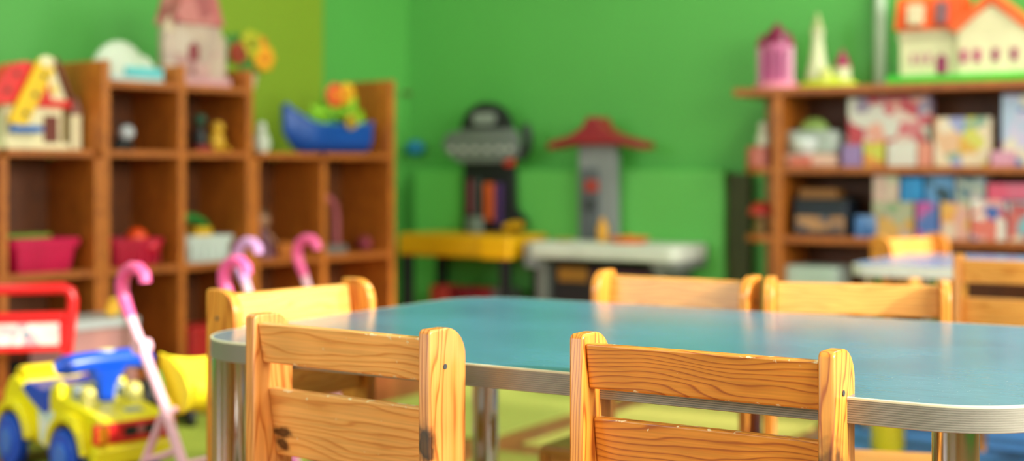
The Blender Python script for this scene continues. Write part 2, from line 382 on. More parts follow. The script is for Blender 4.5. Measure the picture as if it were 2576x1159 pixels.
def place(c, center, fwd):
    f = Vector((fwd[0], fwd[1], 0)).normalized(); x = Vector((f.y, -f.x, 0))
    c.location = (center[0], center[1], 0); c.rotation_euler = (0, 0, math.atan2(x.y, x.x))
GC = 'small pine chairs around the tables'
c1 = make_chair('nearest, sharpest pine chair at front right, dark knot low on its right post', pine_x, pine_z3, GC)
p1 = Vector((.0519*1.634, 1.634, 0)); place(c1, p1+AX*.145, BX)
c2 = make_chair('pine chair at front left, back towards us, two dark knots on its lower slat', pine_x2, pine_z2, GC)
a = math.radians(-36.0); ax = Vector((math.cos(a), math.sin(a), 0)); p1 = Vector((-.189*1.86, 1.86, 0)); place(c2, p1+ax*.145, (-ax.y, ax.x))
pine_f = wood('pine_far', rgb('e8a552'), rgb('e09a46'), rgb('cf8438'), 'x', .009, coat=.1, dist=2)
c3 = make_chair('pale sunlit pine chair at the left end of the foreground table, before pink strollers', pine_f, pine_z, GC)
place(c3, (-.408, 2.405), (.775, -.632))
def far(label, center, fwd):
    c = copy_tree(c3); c['label'] = label; place(c, center, fwd); return c
far('pine chair on the far side of the blue table, left one of the two', (.332, 2.655), tuple(-BX[:2]) if False else (-.524, -.852))
far('pine chair on the far side of the blue table, right one of the two', (.637, 2.52), (-.27, -.963))
far('pine chair at the right picture edge, back towards us, before the second table', (1.075+.145*.852-.022, 3.2-.145*.524), (.524, .852))
far('bright pine chair at the short end of the second table, beside the shelf of boxes', (1.205, 4.23), (.66, -.75))

# ------------------------------------------------------------------ tables
def rr(x0, x1, y0, y1, r, n=14, ins=0):
    pts = []
    for cx, cy, a0 in ((x1-r, y0+r, -PI/2), (x1-r, y1-r, 0), (x0+r, y1-r, PI/2), (x0+r, y0+r, PI)):
        for i in range(n+1):
            a = a0+PI/2*i/n; pts.append((cx+(r-ins)*math.cos(a), cy+(r-ins)*math.sin(a)))
    return pts
def make_top_mat(name, h):
    m, nt, p = new_mat(name); L = nt.links.new
    tc = N(nt, 'ShaderNodeTexCoord'); c = rgb(h)
    n1 = N(nt, 'ShaderNodeTexNoise', Scale=6.0, Detail=4.0); L(tc.outputs['Object'], n1.inputs['Vector'])
    mp = N(nt, 'ShaderNodeMapping'); mp.inputs['Scale'].default_value = (30, 260, 1); L(tc.outputs['Object'], mp.inputs['Vector'])
    n2 = N(nt, 'ShaderNodeTexNoise', Scale=1.0, Detail=3.0); L(mp.outputs[0], n2.inputs['Vector'])
    ad = N(nt, 'ShaderNodeMath', operation='ADD'); L(n1.outputs['Fac'], ad.inputs[0]); L(n2.outputs['Fac'], ad.inputs[1])
    mr = N(nt, 'ShaderNodeMapRange'); mr.inputs['From Min'].default_value = .7; mr.inputs['From Max'].default_value = 1.3; L(ad.outputs[0], mr.inputs['Value'])
    mx = N(nt, 'ShaderNodeMix', data_type='RGBA'); L(mr.outputs[0], mx.inputs['Factor'])
    mx.inputs['A'].default_value = tuple(v*.86 for v in c[:3])+(1,); mx.inputs['B'].default_value = tuple(min(1, v*1.12) for v in c[:3])+(1,)
    sp = N(nt, 'ShaderNodeTexNoise', Scale=330.0, Detail=2.0); L(tc.outputs['Object'], sp.inputs['Vector'])
    th = N(nt, 'ShaderNodeMapRange'); th.inputs['From Min'].default_value = .70; th.inputs['From Max'].default_value = .78; th.inputs['To Max'].default_value = .6; L(sp.outputs['Fac'], th.inputs['Value'])
    m2 = N(nt, 'ShaderNodeMix', data_type='RGBA'); L(th.outputs[0], m2.inputs['Factor']); L(mx.outputs['Result'], m2.inputs['A']); m2.inputs['B'].default_value = (.75, .85, .85, 1)
    L(m2.outputs['Result'], p.inputs['Base Color'])
    rr_ = N(nt, 'ShaderNodeMapRange'); rr_.inputs['To Min'].default_value = .16; rr_.inputs['To Max'].default_value = .27; L(n1.outputs['Fac'], rr_.inputs['Value'])
    L(rr_.outputs[0], p.inputs['Roughness']); p.inputs['Specular IOR Level'].default_value = .6
    b = N(nt, 'ShaderNodeBump', Strength=.02, Distance=.0002); L(n2.outputs['Fac'], b.inputs['Height']); L(b.outputs['Normal'], p.inputs['Normal'])
    return m
band = plastic('9c988c', .38, .03, .3); lip = plastic('dcd8b8', .4)
def make_table(label, loc, rz, L, Wd, top_m, r=.125, ztop=.46, seam=None, bandm=None):
    t = thing('activity_table', label, 'table', loc, rz)
    b = MB().prism(rr(0, L, 0, Wd, r, ins=.0018), ztop-.028, ztop, 'z'); obj('tabletop', b, top_m, t, ang=50)
    # ribbed edge band: stacked rings
    prof = [(-.0015, ztop-.029), (.0, ztop-.0295)]
    zz = ztop-.029; n = 10; h = (.029-.003)/n
    for i in range(n):
        prof += [(.0016, zz+.15*h), (.0016, zz+.75*h), (.0007, zz+.85*h), (.0007, zz+1.0*h)]; zz += h
    prof += [(.0018, ztop-.0028), (.0018, ztop-.0004), (.0010, ztop), (-.0010, ztop+.0001), (-.0022, ztop-.0006)]
    vs = []; fs = []; m = 0
    for (o_, z) in prof:
        ring = rr(0, L, 0, Wd, r, ins=-o_); m = len(ring); vs += [(x, y, z) for x, y in ring]
    for j in range(len(prof)-1):
        for k in range(m): fs.append((j*m+k, j*m+(k+1) % m, (j+1)*m+(k+1) % m, (j+1)*m+k))
    b = MB().add(vs, fs); b.mi = [1 if f[0]//m >= len(prof)-5 else 0 for f in fs]
    e = obj('edge_band', b, [bandm or band, lip], t, ang=30)
    if seam: obj('band_seam', MB().slab(seam-.0004, seam+.0004, -.0022, -.001, ztop-.029, ztop-.002), dgrey, e, smooth=False)
    for x, y in ((.05, .06), (L-.103, .06), (.085, Wd-.09), (L-.103, Wd-.09)):
        b = MB().cyl((x, y, .012), (x, y, ztop-.030), .0255, n=36)
        l = obj('leg', b, steel, t); obj('foot_cap', MB().cyl((x, y, 0), (x, y, .014), .029, n=28), black, l)
    return t
TN = Vector((-.505, 2.05, 0))
make_table('large blue-topped activity table with ribbed grey edge and chrome legs in the foreground', TN, RA, 1.235, .8175, make_top_mat('teal_laminate', '4b819c'), seam=.475)
make_table('second blue-topped table with white edge at right, near the shelf of boxes', (.8985, 3.66, 0), RA, 1.2, .60, make_top_mat('blue_laminate', '6f93cc'), r=.06, bandm=plastic('dfe0d8', .4))
b = MB().lathe([(.0, 0), (.040, 0), (.042, .004), (.042, .25), (.044, .252), (.044, .26), (.036, .262), (.0, .262)], n=32)
single('yellow_bucket', b, yellow, 'yellow cylindrical tub on the blue mat under the far right chair', 'bucket', (.945, 3.43, .010))

# ------------------------------------------------------------------ left shelving: three units
TB, TC, TD, TE, TF = .008, .292, .570, .906, 1.251; TA = -.333; TZ = TA-.341
PW = .026
def unit(name, label, cols, zs, ends, top, depth=.28, back_top=None):
    t = thing(name, label, 'shelf', LS(0, 0), RL)
    n = len(cols)
    for i, (x, zt) in enumerate(cols):
        obj('side_panel' if i in (0, n-1) else 'divider', MB().slab(x-PW/2, x+PW/2, 0, depth, 0, zt), shelf_v, t, bevel=.002)
    for j in range(n-1):
        x0, x1 = cols[j][0]+PW/2, cols[j+1][0]-PW/2
        for z in zs: obj('shelf_board', MB().slab(x0, x1, .004, depth-.012, z-.022, z), shelf_h, t, bevel=.0015)
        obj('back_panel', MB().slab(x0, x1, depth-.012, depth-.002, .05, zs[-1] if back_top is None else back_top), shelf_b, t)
        obj('plinth', MB().slab(x0, x1, .02, .035, 0, .058), shelf_h, t)
    return t
ZL = [.08, .407, .775]
unit('cubby_shelf', 'low wooden cubby shelf at far left carrying the toy farmhouse', [(TZ, .75), (TA, .75), (TB-PW-.001, .75)], [.08, .407, .775], None, None)
unit('cubby_shelf', 'tall wooden cubby shelf with the white igloo and castle on top', [(TB, 1.053), (TC, 1.053), (TD, 1.053)], [.08, .407, .775, .993], None, None)
unit('cubby_shelf', 'wooden cubby shelf carrying the blue toy boat, tall right end panel', [(TD+PW+.001, .75), (TE, .75), (TF, 1.053)], [.08, .407, .775], None, None)
# ------------------------------------------------------------------ right shelf
ZR = [.10, .479, .727]
t = thing('display_shelf', 'wooden display shelf on the right wall side packed with boxes and toys', 'shelf', RS(0, 0), RA)
for x in (0, 1.25):
    obj('side_panel', MB().slab(x-.018, x+.018, 0, .28, 0, .982), shelf_v, t, bevel=.002)
for z in ZR: obj('shelf_board', MB().slab(.018, 1.232, .002, .268, z-.026, z), shelf_h, t, bevel=.002)
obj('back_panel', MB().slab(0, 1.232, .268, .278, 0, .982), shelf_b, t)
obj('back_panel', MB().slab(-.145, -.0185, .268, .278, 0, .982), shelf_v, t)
obj('top_board', MB().slab(-.165, 1.28, -.01, .28, .982, 1.01), shelf_h, t, bevel=.003)
def quarter(z, th=.026, r=.165):
    pts = [(-.018, .268), (-.018, .004)]+[(-.06-.092*math.sin(a), .096-.092*math.cos(a)) for a in [i*PI/2/10 for i in range(0, 11)]]+[(-.152, .268)]
    return MB().prism(pts, z-th, z, 'z')
for z in ZR: obj('corner_shelf', quarter(z), shelf_h, t)

# ------------------------------------------------------------------ toys on the left shelf
def gabled(b, x0, x1, y0, y1, z0, ze, zr, m0=0, m1=1, over=.006):
    b.mat(m0).prism([(x0, z0), (x1, z0), (x1, ze), ((x0+x1)/2, zr), (x0, ze)], y0, y1, 'y')
# farmhouse
t = thing('toy_farmhouse', 'toy farmhouse with round red roof and yellow spotted ramp on the far left shelf', 'toy house', LS(tL(105, .10), .10, .775), RL)
b = MB().slab(-.13, .075, -.035, .10, 0, .02); obj('base', b, cream, t, bevel=.004)
b = MB().slab(-.12, .07, .0, .09, .02, .13); b.mat(1).slab(.005, .055, -.004, .0, .02, .105); obj('wall', b, [cream, brown], t, bevel=.002)
b = MB().prism([(-.01, .15), (.085, .15), (.038, .265)], .0, .09, 'y'); b.mat(1).sph((.04, -.002, .185), (.012, .003, .012), 12, 8); obj('gable', b, [cream, yellow], t, bevel=.002)
obj('eave', MB().slab(-.03, .095, -.012, .095, .128, .152), red, t, bevel=.002)
obj('roof_board', MB().prism([(.095, .14), (.108, .14), (.048, .285), (.036, .272)], -.012, .10, 'y'), brown, t, bevel=.002)
pts = [(.03, .15)]+[(-.055+.105*math.cos(a)+.0, .12+.145*math.sin(a)) for a in [math.radians(q) for q in range(50, 185, 9)]]
b = MB().prism(pts, -.006, .085, 'y'); b.mat(1)
for x, z in ((-.085, .225), (-.115, .175)): b.cyl((x, -.010, z), (x, -.005, z), .009, n=14)
obj('round_roof', b, [red, brown], t)
Rm = Matrix.Rotation(math.radians(-62), 3, 'Y')
b = MB().box((-.048, -.022, .165), (.215, .012, .058), Rm); b.mat(1)
for s_ in (-.065, .0, .065):
    q = Rm @ Vector((s_, 0, 0)); b.cyl((-.040+q.x, -.031, .165+q.z), (-.040+q.x, -.027, .165+q.z), .0085, n=14)
obj('ramp', b, [plastic('f2c408', .4), black], t)
obj('ramp_knob', MB().sph((.003, -.022, .265), (.028, .014, .020)), cream, t)
obj('trough', MB().slab(-.118, -.015, -.036, -.018, .050, .072), plastic('0b6cc4', .35), t, bevel=.003)
b = MB().slab(.098, .13, -.01, .02, 0, .11); b.mat(1).prism([(.092, .11), (.136, .11), (.114, .165)], -.012, .022, 'y'); obj('turret', b, [cream, plastic('8c5a50', .5)], t, bevel=.003)
# igloo / cloud on top
t = thing('toy_igloo', 'white toy igloo with turquoise base band on top of the tall cubby shelf', 'toy', LS(tL(312, .12), .12, .993), RL)
b = MB(); b.sph((-.02, 0, .02), (.095, .07, .115), 28, 12, zmin=-.1); b.sph((.06, 0, .02), (.055, .05, .075), 20, 10, zmin=-.2); b.sph((-.075, .0, .03), (.04, .04, .07), 20, 10, zmin=-.3); obj('dome', b, plastic('cfd8c6', .5), t)
obj('base_tray', MB().prism(rr(-.10, .115, -.075, .075, .03, 6), 0, .018, 'z'), plastic('b9cfd0', .5), t, bevel=.003)
obj('turquoise_band', MB().slab(-.045, .098, -.078, -.055, .018, .048), turq, t, bevel=.004)
# castle
t = thing('toy_castle', 'tall cream toy castle with faded pink roofs on the tall cubby shelf', 'toy castle', LS(tL(478, .12), .12, .993), RL)
cas = picture('castle_wall', ['c4ac9c', 'b8a094', 'cbb8aa', 'b98e8a', 'c4ac9c'], 16, .5); rof = picture('castle_roof', ['bf6466', 'a8565a', 'c87a78'], 14, .5)
b = MB().slab(-.11, .12, -.07, .07, 0, .03); obj('base', b, plastic('cf9aa0', .5), t, bevel=.005)
b = MB().slab(-.088, .088, -.05, .055, .03, .205); b.mat(1).prism([(-.045, .085), (-.003, .085), (-.003, .13), (-.024, .15), (-.045, .13)], -.056, -.048, 'y'); obj('keep', b, [cas, plastic('8c3540', .5)], t, bevel=.003)
obj('roof', MB().prism([(-.10, .205), (.10, .205), (.06, .33), (-.06, .33)], -.06, .065, 'y'), rof, t, bevel=.004)
for x, r_, h_ in ((-.098, .028, .175), (.098, .030, .15)):
    tw = obj('tower', MB().cyl((x, -.02, .03), (x, -.02, h_), r_, n=20), cas, t)
    obj('tower_roof', MB().lathe([(r_*1.2, h_), (r_*.8, h_+.02), (.001, h_+.06)], (x, -.02, 0), 20), plastic('c9b49a', .5), tw)
b = MB().prism(rr(-.03, .03, -.075, -.05, .01), .03, .075, 'z'); obj('gatehouse', b, plastic('c79a96', .5), t, bevel=.003)
# flower toy
t = thing('toy_flowers', 'toy flower bunch with red and yellow blooms beside the cream castle', 'toy flowers', LS(tL(618, .10), .10, .993), RL)
obj('pot', MB().lathe([(.0, 0), (.030, 0), (.042, .05), (.038, .052), (.0, .05)]), plastic('c9b79c', .5), t)
def bloom(x, y, z, r, m1, m2, nm='flower'):
    b = MB()
    for k in range(7):
        a_ = 2*PI*k/7; b.mat(0).sph((x+r*.62*math.cos(a_), y-.004, z+r*.62*math.sin(a_)), (r*.42, .010, r*.42), 12, 6)
    b.mat(1).sph((x, y-.012, z), (r*.35, .012, r*.35), 12, 6); return obj(nm, b, [m1, m2], t)
b = MB()
for x, z in ((-.03, .13), (.03, .15), (.07, .11), (-.01, .17)): b.tube([(0, 0, .03), (x*.5, .004, z*.6), (x, .006, z)], .003, 8)
obj('stem', b, green, t)
b = MB()
for x, z, q in ((-.05, .12, .5), (-.04, .165, -.3), (.01, .09, .2), (-.06, .15, .9), (.045, .085, 0)): b.sph((x*1.1, .012, z), (.045, .010, .030), 12, 6, Matrix.Rotation(q, 3, 'Y'))
obj('leaf', b, plastic('3f7d25', .55), t)
bloom(-.035, 0, .125, .038, plastic('a83a1c', .5), brown); bloom(.020, .0, .160, .048, plastic('b5b412', .5), plastic('8c8c0a', .5)); bloom(.078, 0, .115, .048, plastic('eba50a', .5), plastic('d97f08', .5)); bloom(.068, .006, .165, .028, plastic('d98a10', .5), orange)
# cubby toys upper row
t = thing('toy_animal', 'small black and white toy animal in the upper cubby below the igloo', 'toy', LS(tL(302, .10)+.012, .10, .775), RL)
obj('body', MB().sph((0, 0, .026), (.034, .024, .022)), black, t); obj('head', MB().sph((.004, -.012, .058), (.026, .022, .024)), plastic('c6ccd2', .5), t)
for s_ in (-1, 1): obj('ear', MB().sph((s_*.018, -.01, .083), (.008, .006, .010), 10, 6), black, t)
for x in (-.02, .02):
    for y in (-.012, .012): obj('leg', MB().cyl((x, y, 0), (x, y, .02), .008), black, t)
t = thing('toy_figure', 'dark green and black toy figure in the cubby below the castle', 'toy figure', LS(tL(503, .05), .05, .775), RL)
obj('base', MB().slab(-.02, .04, -.02, .02, 0, .02), dred, t, bevel=.003); obj('body', MB().lathe([(.022, .02), (.026, .05), (.016, .08), (.0, .085)], n=16), black, t); obj('head', MB().sph((0, 0, .105), .022), plastic('1f4a34', .5), t)
t = thing('toy_bear', 'yellow toy bear in the cubby below the castle', 'toy animal', LS(tL(545, .08), .08, .775), RL)
yb = plastic('d9a92a', .55); b = MB(); b.sph((0, 0, .035), (.030, .026, .036)); obj('body', b, yb, t); obj('head', MB().sph((0, -.004, .082), (.024, .022, .022)), yb, t)
for s_ in (-1, 1): obj('ear', MB().sph((s_*.018, 0, .102), .008, 10, 6), brown, t); obj('leg', MB().sph((s_*.025, -.02, .010), (.011, .018, .010), 10, 6), yb, t)
t = thing('toy_vase', 'small pale ornament standing between the tall shelf and the blue boat', 'ornament', LS(tL(658, .07), .07, .775), RL)
obj('body', MB().lathe([(.0, 0), (.022, 0), (.032, .03), (.024, .06), (.014, .075), (.018, .085), (.0, .085)]), plastic('ccd2c2', .4), t); obj('lid', MB().sph((0, 0, .092), (.015, .015, .014)), white_p, t)
# boat with plants
t = thing('toy_boat', 'blue toy boat filled with plants on the low shelf by the corner', 'toy boat', LS(tL(820, .12), .12, .775), RL)
sec = []; vs = []; fs = []; NX = 18; NY = 10
for i in range(NX+1):
    u = i/NX; x = -.205+.385*u; wd = .062*math.sin(PI*min(1, (u*1.15+.06)))**.5 if u < .82 else .062*(1-.25*(u-.82)/.18)
    wd = max(.012, .064*(1-(max(0, .35-u)/.35)**2)); ztop = .10+.075*max(0, (.3-u)/.3)**1.4+.012*max(0, (u-.8)/.2); zb = .0+.07*max(0, (.22-u)/.22)**1.6
    for j in range(NY+1):
        a_ = PI*j/NY; vs.append((x, -wd*math.cos(a_), ztop-(ztop-zb)*math.sin(a_)**.55))
for i in range(NX):
    for j in range(NY): fs.append((i*(NY+1)+j, i*(NY+1)+j+1, (i+1)*(NY+1)+j+1, (i+1)*(NY+1)+j))
fs.append(tuple(range(NY+1))); fs.append(tuple(NX*(NY+1)+j for j in range(NY, -1, -1)))
fs.append(tuple(i*(NY+1) for i in range(NX+1))+tuple(i*(NY+1)+NY for i in range(NX, -1, -1)))
obj('hull', MB().add(vs, fs), dblue, t, ang=60); obj('gunwale', MB().tube([(x_, y_, z_+.003) for (x_, y_, z_) in [vs[i*(NY+1)] for i in range(NX+1)]], .006, 8), plastic('1458b8', .35), t)
b = MB(); random.seed(3)
for k in range(46):
    x = random.uniform(-.08, .165); z = random.uniform(.125, .21)*(1-.3*abs(x-.05)/.1); b.sph((x, random.uniform(-.045, .03), z+.015), (.038, .012, .016), 10, 6, Matrix.Rotation(random.uniform(-1.2, 1.2), 3, 'Y'))
obj('leaves', b, plastic('86c41c', .5), t); 
for x, z, r_, m1, m2 in ((.015, .215, .046, plastic('e0501c', .45), plastic('f0a010', .4)), (.075, .222, .042, plastic('e8b40c', .45), plastic('d98a10', .4)), (.06, .118, .030, plastic('b8980c', .45), plastic('8a7a10', .4))):
    bl = bloom(x, -.03 if z > .2 else -.068, z, r_, m1, m2)
b = MB(); b.tube([(.015, -.02, .1), (.015, -.02, .23)], .004, 8); b.tube([(.075, -.02, .1), (.075, -.02, .24)], .004, 8); b.tube([(.06, -.05, .09), (.06, -.058, .12)], .004, 8); obj('stem', b, green, t)
# baskets in the middle row
def basket(label, loc, rz, w_, d_, h_, m, ribs=True, rimm=None):
    t = thing('storage_basket', label, 'basket', loc, rz)
    def ring(z, s_, n=6): return [(x*s_, y*s_, z) for x, y in rr(-w_/2, w_/2, -d_/2, d_/2, .03, n)]
    rings = [ring(0, .80), ring(h_*.75, .93), ring(h_*.75, 1.0), ring(h_, 1.03), ring(h_, .985), ring(h_*.76, .93), ring(.006, .78)]
    vs = sum(rings, []); m_ = len(rings[0]); fs = []
    for j in range(len(rings)-1):
        for k in range(m_): fs.append((j*m_+k, j*m_+(k+1) % m_, (j+1)*m_+(k+1) % m_, (j+1)*m_+k))
    fs.append(tuple(range(m_))); fs.append(tuple(range((len(rings)-1)*m_, len(rings)*m_)))
    obj('basket_body', MB().add(vs, fs), m, t)
    if ribs:
        b = MB()
        for i in range(int(w_/.03)):
            x = -w_/2*.76+.03*i; 
            if x < w_/2*.76: b.box((x, -d_/2*.87-.004, h_*.38), (.006, .006, h_*.6))
        obj('rib', b, m, t)
    return t
mesh_pink = plastic('cf1450', .4)
basket('magenta plastic basket with lime lid inside, in the leftmost middle cubby', LS((TA+TB)/2+.01-.02, .13, .407), RL, .235, .20, .10, mesh_pink)
single('oval_lid', MB().prism(rr(-.085, .085, -.05, .05, .03), 0, .012, 'z'), plastic('7f9a2e', .5), 'lime green oval lid on the magenta basket', 'lid', LS((TA+TB)/2-.04, .13, .508), RL, bevel=.003)
basket('red basket holding an orange ball in the middle cubby of the tall shelf', LS((TB+TC)/2, .12, .407), RL, .20, .18, .088, plastic('b8123a', .4))
single('toy_ball', MB().sph((0, 0, 0), .036, 28, 18, zmin=-.999, zmax=.999), plastic('ec4a10', .4), 'orange ball lying in the red basket', 'ball', LS((TB+TC)/2+.035, .10, .407+.085), RL)
single('toy_ball', MB().sph((0, 0, 0), .030, 28, 18, zmin=-.999, zmax=.999), plastic('c41030', .4), 'dark red ball in the red basket next to the orange ball', 'ball', LS((TB+TC)/2+.055, .05, .407+.060), RL)
basket('white ribbed basket with green handle arch in the middle cubby below the yellow bear', LS((TC+TD)/2, .12, .407), RL, .205, .18, .088, plastic('c9d6d2', .45))
t = thing('toy_arch', 'green arched toy standing in the white ribbed basket', 'toy', LS((TC+TD)/2-.01, .14, .407+.03), RL)
b = MB().torus((0, 0, .03), .085, .017, 'y', 24, 12, 0, PI); obj('arch', b, plastic('1f7a26', .5), t); obj('base_block', MB().slab(-.10, .10, -.02, .02, 0, .035), green, t, bevel=.004)
single('toy_block', MB().slab(-.035, .035, -.025, .025, 0, .075), plastic('d9a90e', .45), 'yellow toy block under the green arch', 'block', LS((TC+TD)/2-.015, .075, .407+.04), RL, bevel=.006)
# dolls in the low unit cubbies
def doll(label, loc, dress, skin, hair, s_=1, rz=RL):
    t = thing('doll', label, 'doll', loc, rz)
    obj('dress', MB().lathe([(.05*s_, 0), (.035*s_, .05*s_), (.02*s_, .085*s_), (.016*s_, .1*s_), (.0, .101*s_)], n=20), dress, t)
    obj('head', MB().sph((0, 0, .128*s_), .03*s_), skin, t); obj('hair', MB().sph((0, .006*s_, .136*s_), (.034*s_, .03*s_, .032*s_), zmin=-.2), hair, t)
    for q in (-1, 1): obj('arm', MB().tube([(q*.014*s_, 0, .09*s_), (q*.035*s_, -.01, .07*s_), (q*.048*s_, -.02*s_, .045*s_)], [.008*s_, .007*s_, .006*s_], 8), skin, t)
doll('doll with dark hair in a dull purple dress, cubby below the boat bow', LS(TD+.13, .10, .407), plastic('6d3d52', .6), plastic('a87a60', .6), plastic('6a5038', .6))
single('toy_block', MB().slab(-.05, .05, -.03, .03, 0, .05), plastic('b5651f', .5), 'orange-brown wooden block beside the dull purple doll', 'block', LS(TD+.23, .09, .407), RL, bevel=.006)
single('toy_ball', MB().sph((0, 0, 0), .028, 20, 12), plastic('8c2f40', .5), 'dull red ball on the shelf beside the grey-pink doll stroller', 'ball', LS(TF-.05, .10, .407+.028), RL)
t = thing('toy_walker', 'grey-pink curved toy handle frame in the cubby next to the tall end panel', 'toy', LS(TE+.085, .09, .407), RL)
b = MB(); b.tube([(-.045, 0, .11), (-.045, 0, .16), (-.02, 0, .195), (.015, 0, .205), (.045, 0, .18), (.055, 0, .13), (.055, 0, .0)], .014, 12); obj('handle', b, plastic('a4505a', .5), t)
obj('base', MB().slab(-.06, .075, -.04, .05, 0, .03), plastic('6d6a66', .5), t, bevel=.004); obj('side_plate', MB().slab(-.052, -.036, -.012, .012, .03, .13), plastic('777a72', .5), t, bevel=.003)
# lower row
b = MB().prism(rr(-.07, .07, -.06, .06, .02), 0, .10, 'z'); b.mat(1).prism(rr(-.074, .074, -.064, .064, .02), .10, .115, 'z')
single('lidded_tub', b, [plastic('b01818', .4), plastic('c42020', .4)], 'red lidded tub in the bottom cubby behind the stroller', 'tub', LS(TC+.12, .09, .08), RL, bevel=.004)
b = MB().prism(rr(-.11, .11, -.09, .09, .02), 0, .14, 'z'); 
single('toy_box', b, picture('toy_mix', ['1d2a26', '7a2430', '1f5a50', '262c22', '8a3a20', '20406a', '30241c'], 26), 'dark box of mixed colourful toys in the bottom left cubby', 'box', LS((TA+TB)/2-.04, .14, .08), RL, bevel=.004)

# ------------------------------------------------------------------ clear bin with grey lid
t = thing('plastic_bin', 'clear plastic bin of toys with grey lid on the floor before the cubbies', 'bin', (-1.235, 3.93, 0), RL)
clear = plastic('c2908c', .25, .05, alpha=.55)
obj('bin_body', MB().prism(rr(-.125, .125, -.09, .09, .02), .002, .262, 'z'), clear, t, bevel=.004)
obj('bin_lid', MB().prism(rr(-.133, .133, -.098, .098, .022), .262, .288, 'z'), plastic('9ba0a0', .4), t, bevel=.006)
random.seed(5)
tc_ = ['a12433', '1e5f8a', '2d7a3c', 'c99a1c', '7a3b80', 'b04a20', '983048']
spots = [(-.07, -.03), (.0, -.04), (.07, -.02), (-.05, .04), (.045, .04)]
k = 0
cn = ['dark red', 'blue', 'green', 'yellow', 'purple', 'orange-brown', 'crimson']
for lay in range(2):
    for (x, y) in spots:
        r_ = .032; p_ = Vector((-1.235, 3.93, 0))+LX*x+LY*y; p_.z = .038+lay*.066
        single('toy_brick', MB().box((0, 0, 0), (.05, .045, .055)), plastic(tc_[k % 7], .45), '%s toy brick inside the clear bin, %s layer' % (cn[k % 7], ['bottom', 'top'][lay]), 'toy', p_, random.uniform(0, 3), 'toy bricks in the clear bin', bevel=.006); k += 1
for i, (x, hx, lb) in enumerate(((.08, 'd9a520', 'golden'), (.125-.008, 'e0b840', 'pale yellow'))):
    t = thing('toy_chick', '%s toy chick sitting on the grey bin lid' % lb, 'toy', Vector((-1.235, 3.93, .288))+LX*(x-.02+i*.02)+LY*(-.05+.06*i), RL)
    obj('body', MB().sph((0, 0, .018), (.020, .017, .018)), plastic(hx, .5), t); obj('head', MB().sph((0, -.006, .042), .013), plastic(hx, .5), t); obj('beak', MB().lathe([(.004, 0), (.0005, .010)], (0, -.028, .042), 10, 'y'), orange, t)
# toy wheel vehicle part near shelf
t = thing('toy_tractor', 'small toy tractor with black tyres and yellow hubs behind the pink stroller', 'toy vehicle', (-.985, 3.83, 0), math.radians(-60))
for s_, nm in ((-.045, 0), (.045, 1)):
    wv_ = obj('wheel', MB().torus((0, s_, .066), .047, .018, 'y', 28, 12), black, t); obj('hub', MB().cyl((0, s_-.012, .066), (0, s_+.012, .066), .036, n=24), plastic('c9b80e', .4), wv_)
obj('chassis', MB().slab(-.04, .14, -.025, .025, .05, .11), plastic('caa90e', .4), t, bevel=.006); obj('cab', MB().slab(-.04, .03, -.028, .028, .11, .15), green, t, bevel=.006)
for s_ in (-.045, .045): obj('front_wheel', MB().torus((.12, s_, .034), .022, .012, 'y', 20, 10), black, t)

# ------------------------------------------------------------------ red push cart
t = thing('push_cart', 'red toy push cart frame with pink and white picture panel at far left', 'toy cart', (-1.215, 3.52, 0), math.radians(12))
obj('frame', MB().tube([(-.17, 0, .05), (-.17, 0, .16), (-.17, 0, .36), (-.165, 0, .392), (-.145, 0, .405), (.055, 0, .407), (.072, 0, .398), (.078, 0, .375), (.070, 0, .30), (.055, 0, .16), (.05, 0, .05)], .0145, 14), red, t)
obj('upper_bar', MB().slab(-.17, .06, -.012, .012, .322, .346), red, t, bevel=.006); obj('lower_bar', MB().slab(-.17, .06, -.012, .012, .245, .258), red, t, bevel=.004)
b = MB().slab(-.165, .058, -.008, .008, .258, .322); b.mat(1).slab(-.150, .045, -.0092, -.008, .262, .318)
b.mat(2).cyl((-.035, -.0105, .289), (-.035, -.009, .289), .011, n=18)
obj('picture_panel', b, [red, picture('cart_picture', ['e7c3bc', 'e8a0a8', 'f0dcd4', 'd98a90', 'e9d0c8'], 18), plastic('7f93a4', .4)], t)
obj('basket_floor', MB().slab(-.18, .07, .015, .20, .05, .075), red, t, bevel=.008)
for x in (-.17, .055):
    for y in (0, .19): obj('wheel', MB().cyl((x-.009+(.03 if x > 0 else -.03), y, .03), (x+.009+(.03 if x > 0 else -.03), y, .03), .03, n=24), black, t, bevel=.003)

# ------------------------------------------------------------------ yellow ride-on car
fx = Vector((.7, -.714, 0)); lx = Vector((.714, .7, 0)); cor = Vector((-.921, 3.0, 0)); co = cor-fx*.13+lx*.10
t = thing('ride_on_car', 'yellow ride-on toy car with blue steering yoke, blue seat and red grille', 'toy car', co, math.atan2(fx.y, fx.x))
def arc(cx, cz, r, a0, a1, n=10): return [(cx+r*math.cos(math.radians(a0+(a1-a0)*i/n)), cz+r*math.sin(math.radians(a0+(a1-a0)*i/n))) for i in range(n+1)]
prof = [(.128, .05), (.132, .105), (.130, .150), (.105, .162), (.02, .176), (-.055, .186), (-.085, .205), (-.115, .207), (-.125, .175), (-.165, .158), (-.22, .170), (-.262, .196), (-.30, .212), (-.335, .205), (-.365, .165), (-.372, .06)]
prof += arc(-.28, .062, .078, 180, 0)[0:] + arc(0, .062, .078, 180, 0)
yel = plastic('fce61a', .3); sticker = picture('car_sticker', ['f2f4f4', 'e8eef2', 'f0c8c4', 'b8dfe8', 'f4f6f6'], 30)
obj('body', MB().prism(prof, -.082, .082, 'y'), yel, t, bevel=.010, seg=3)
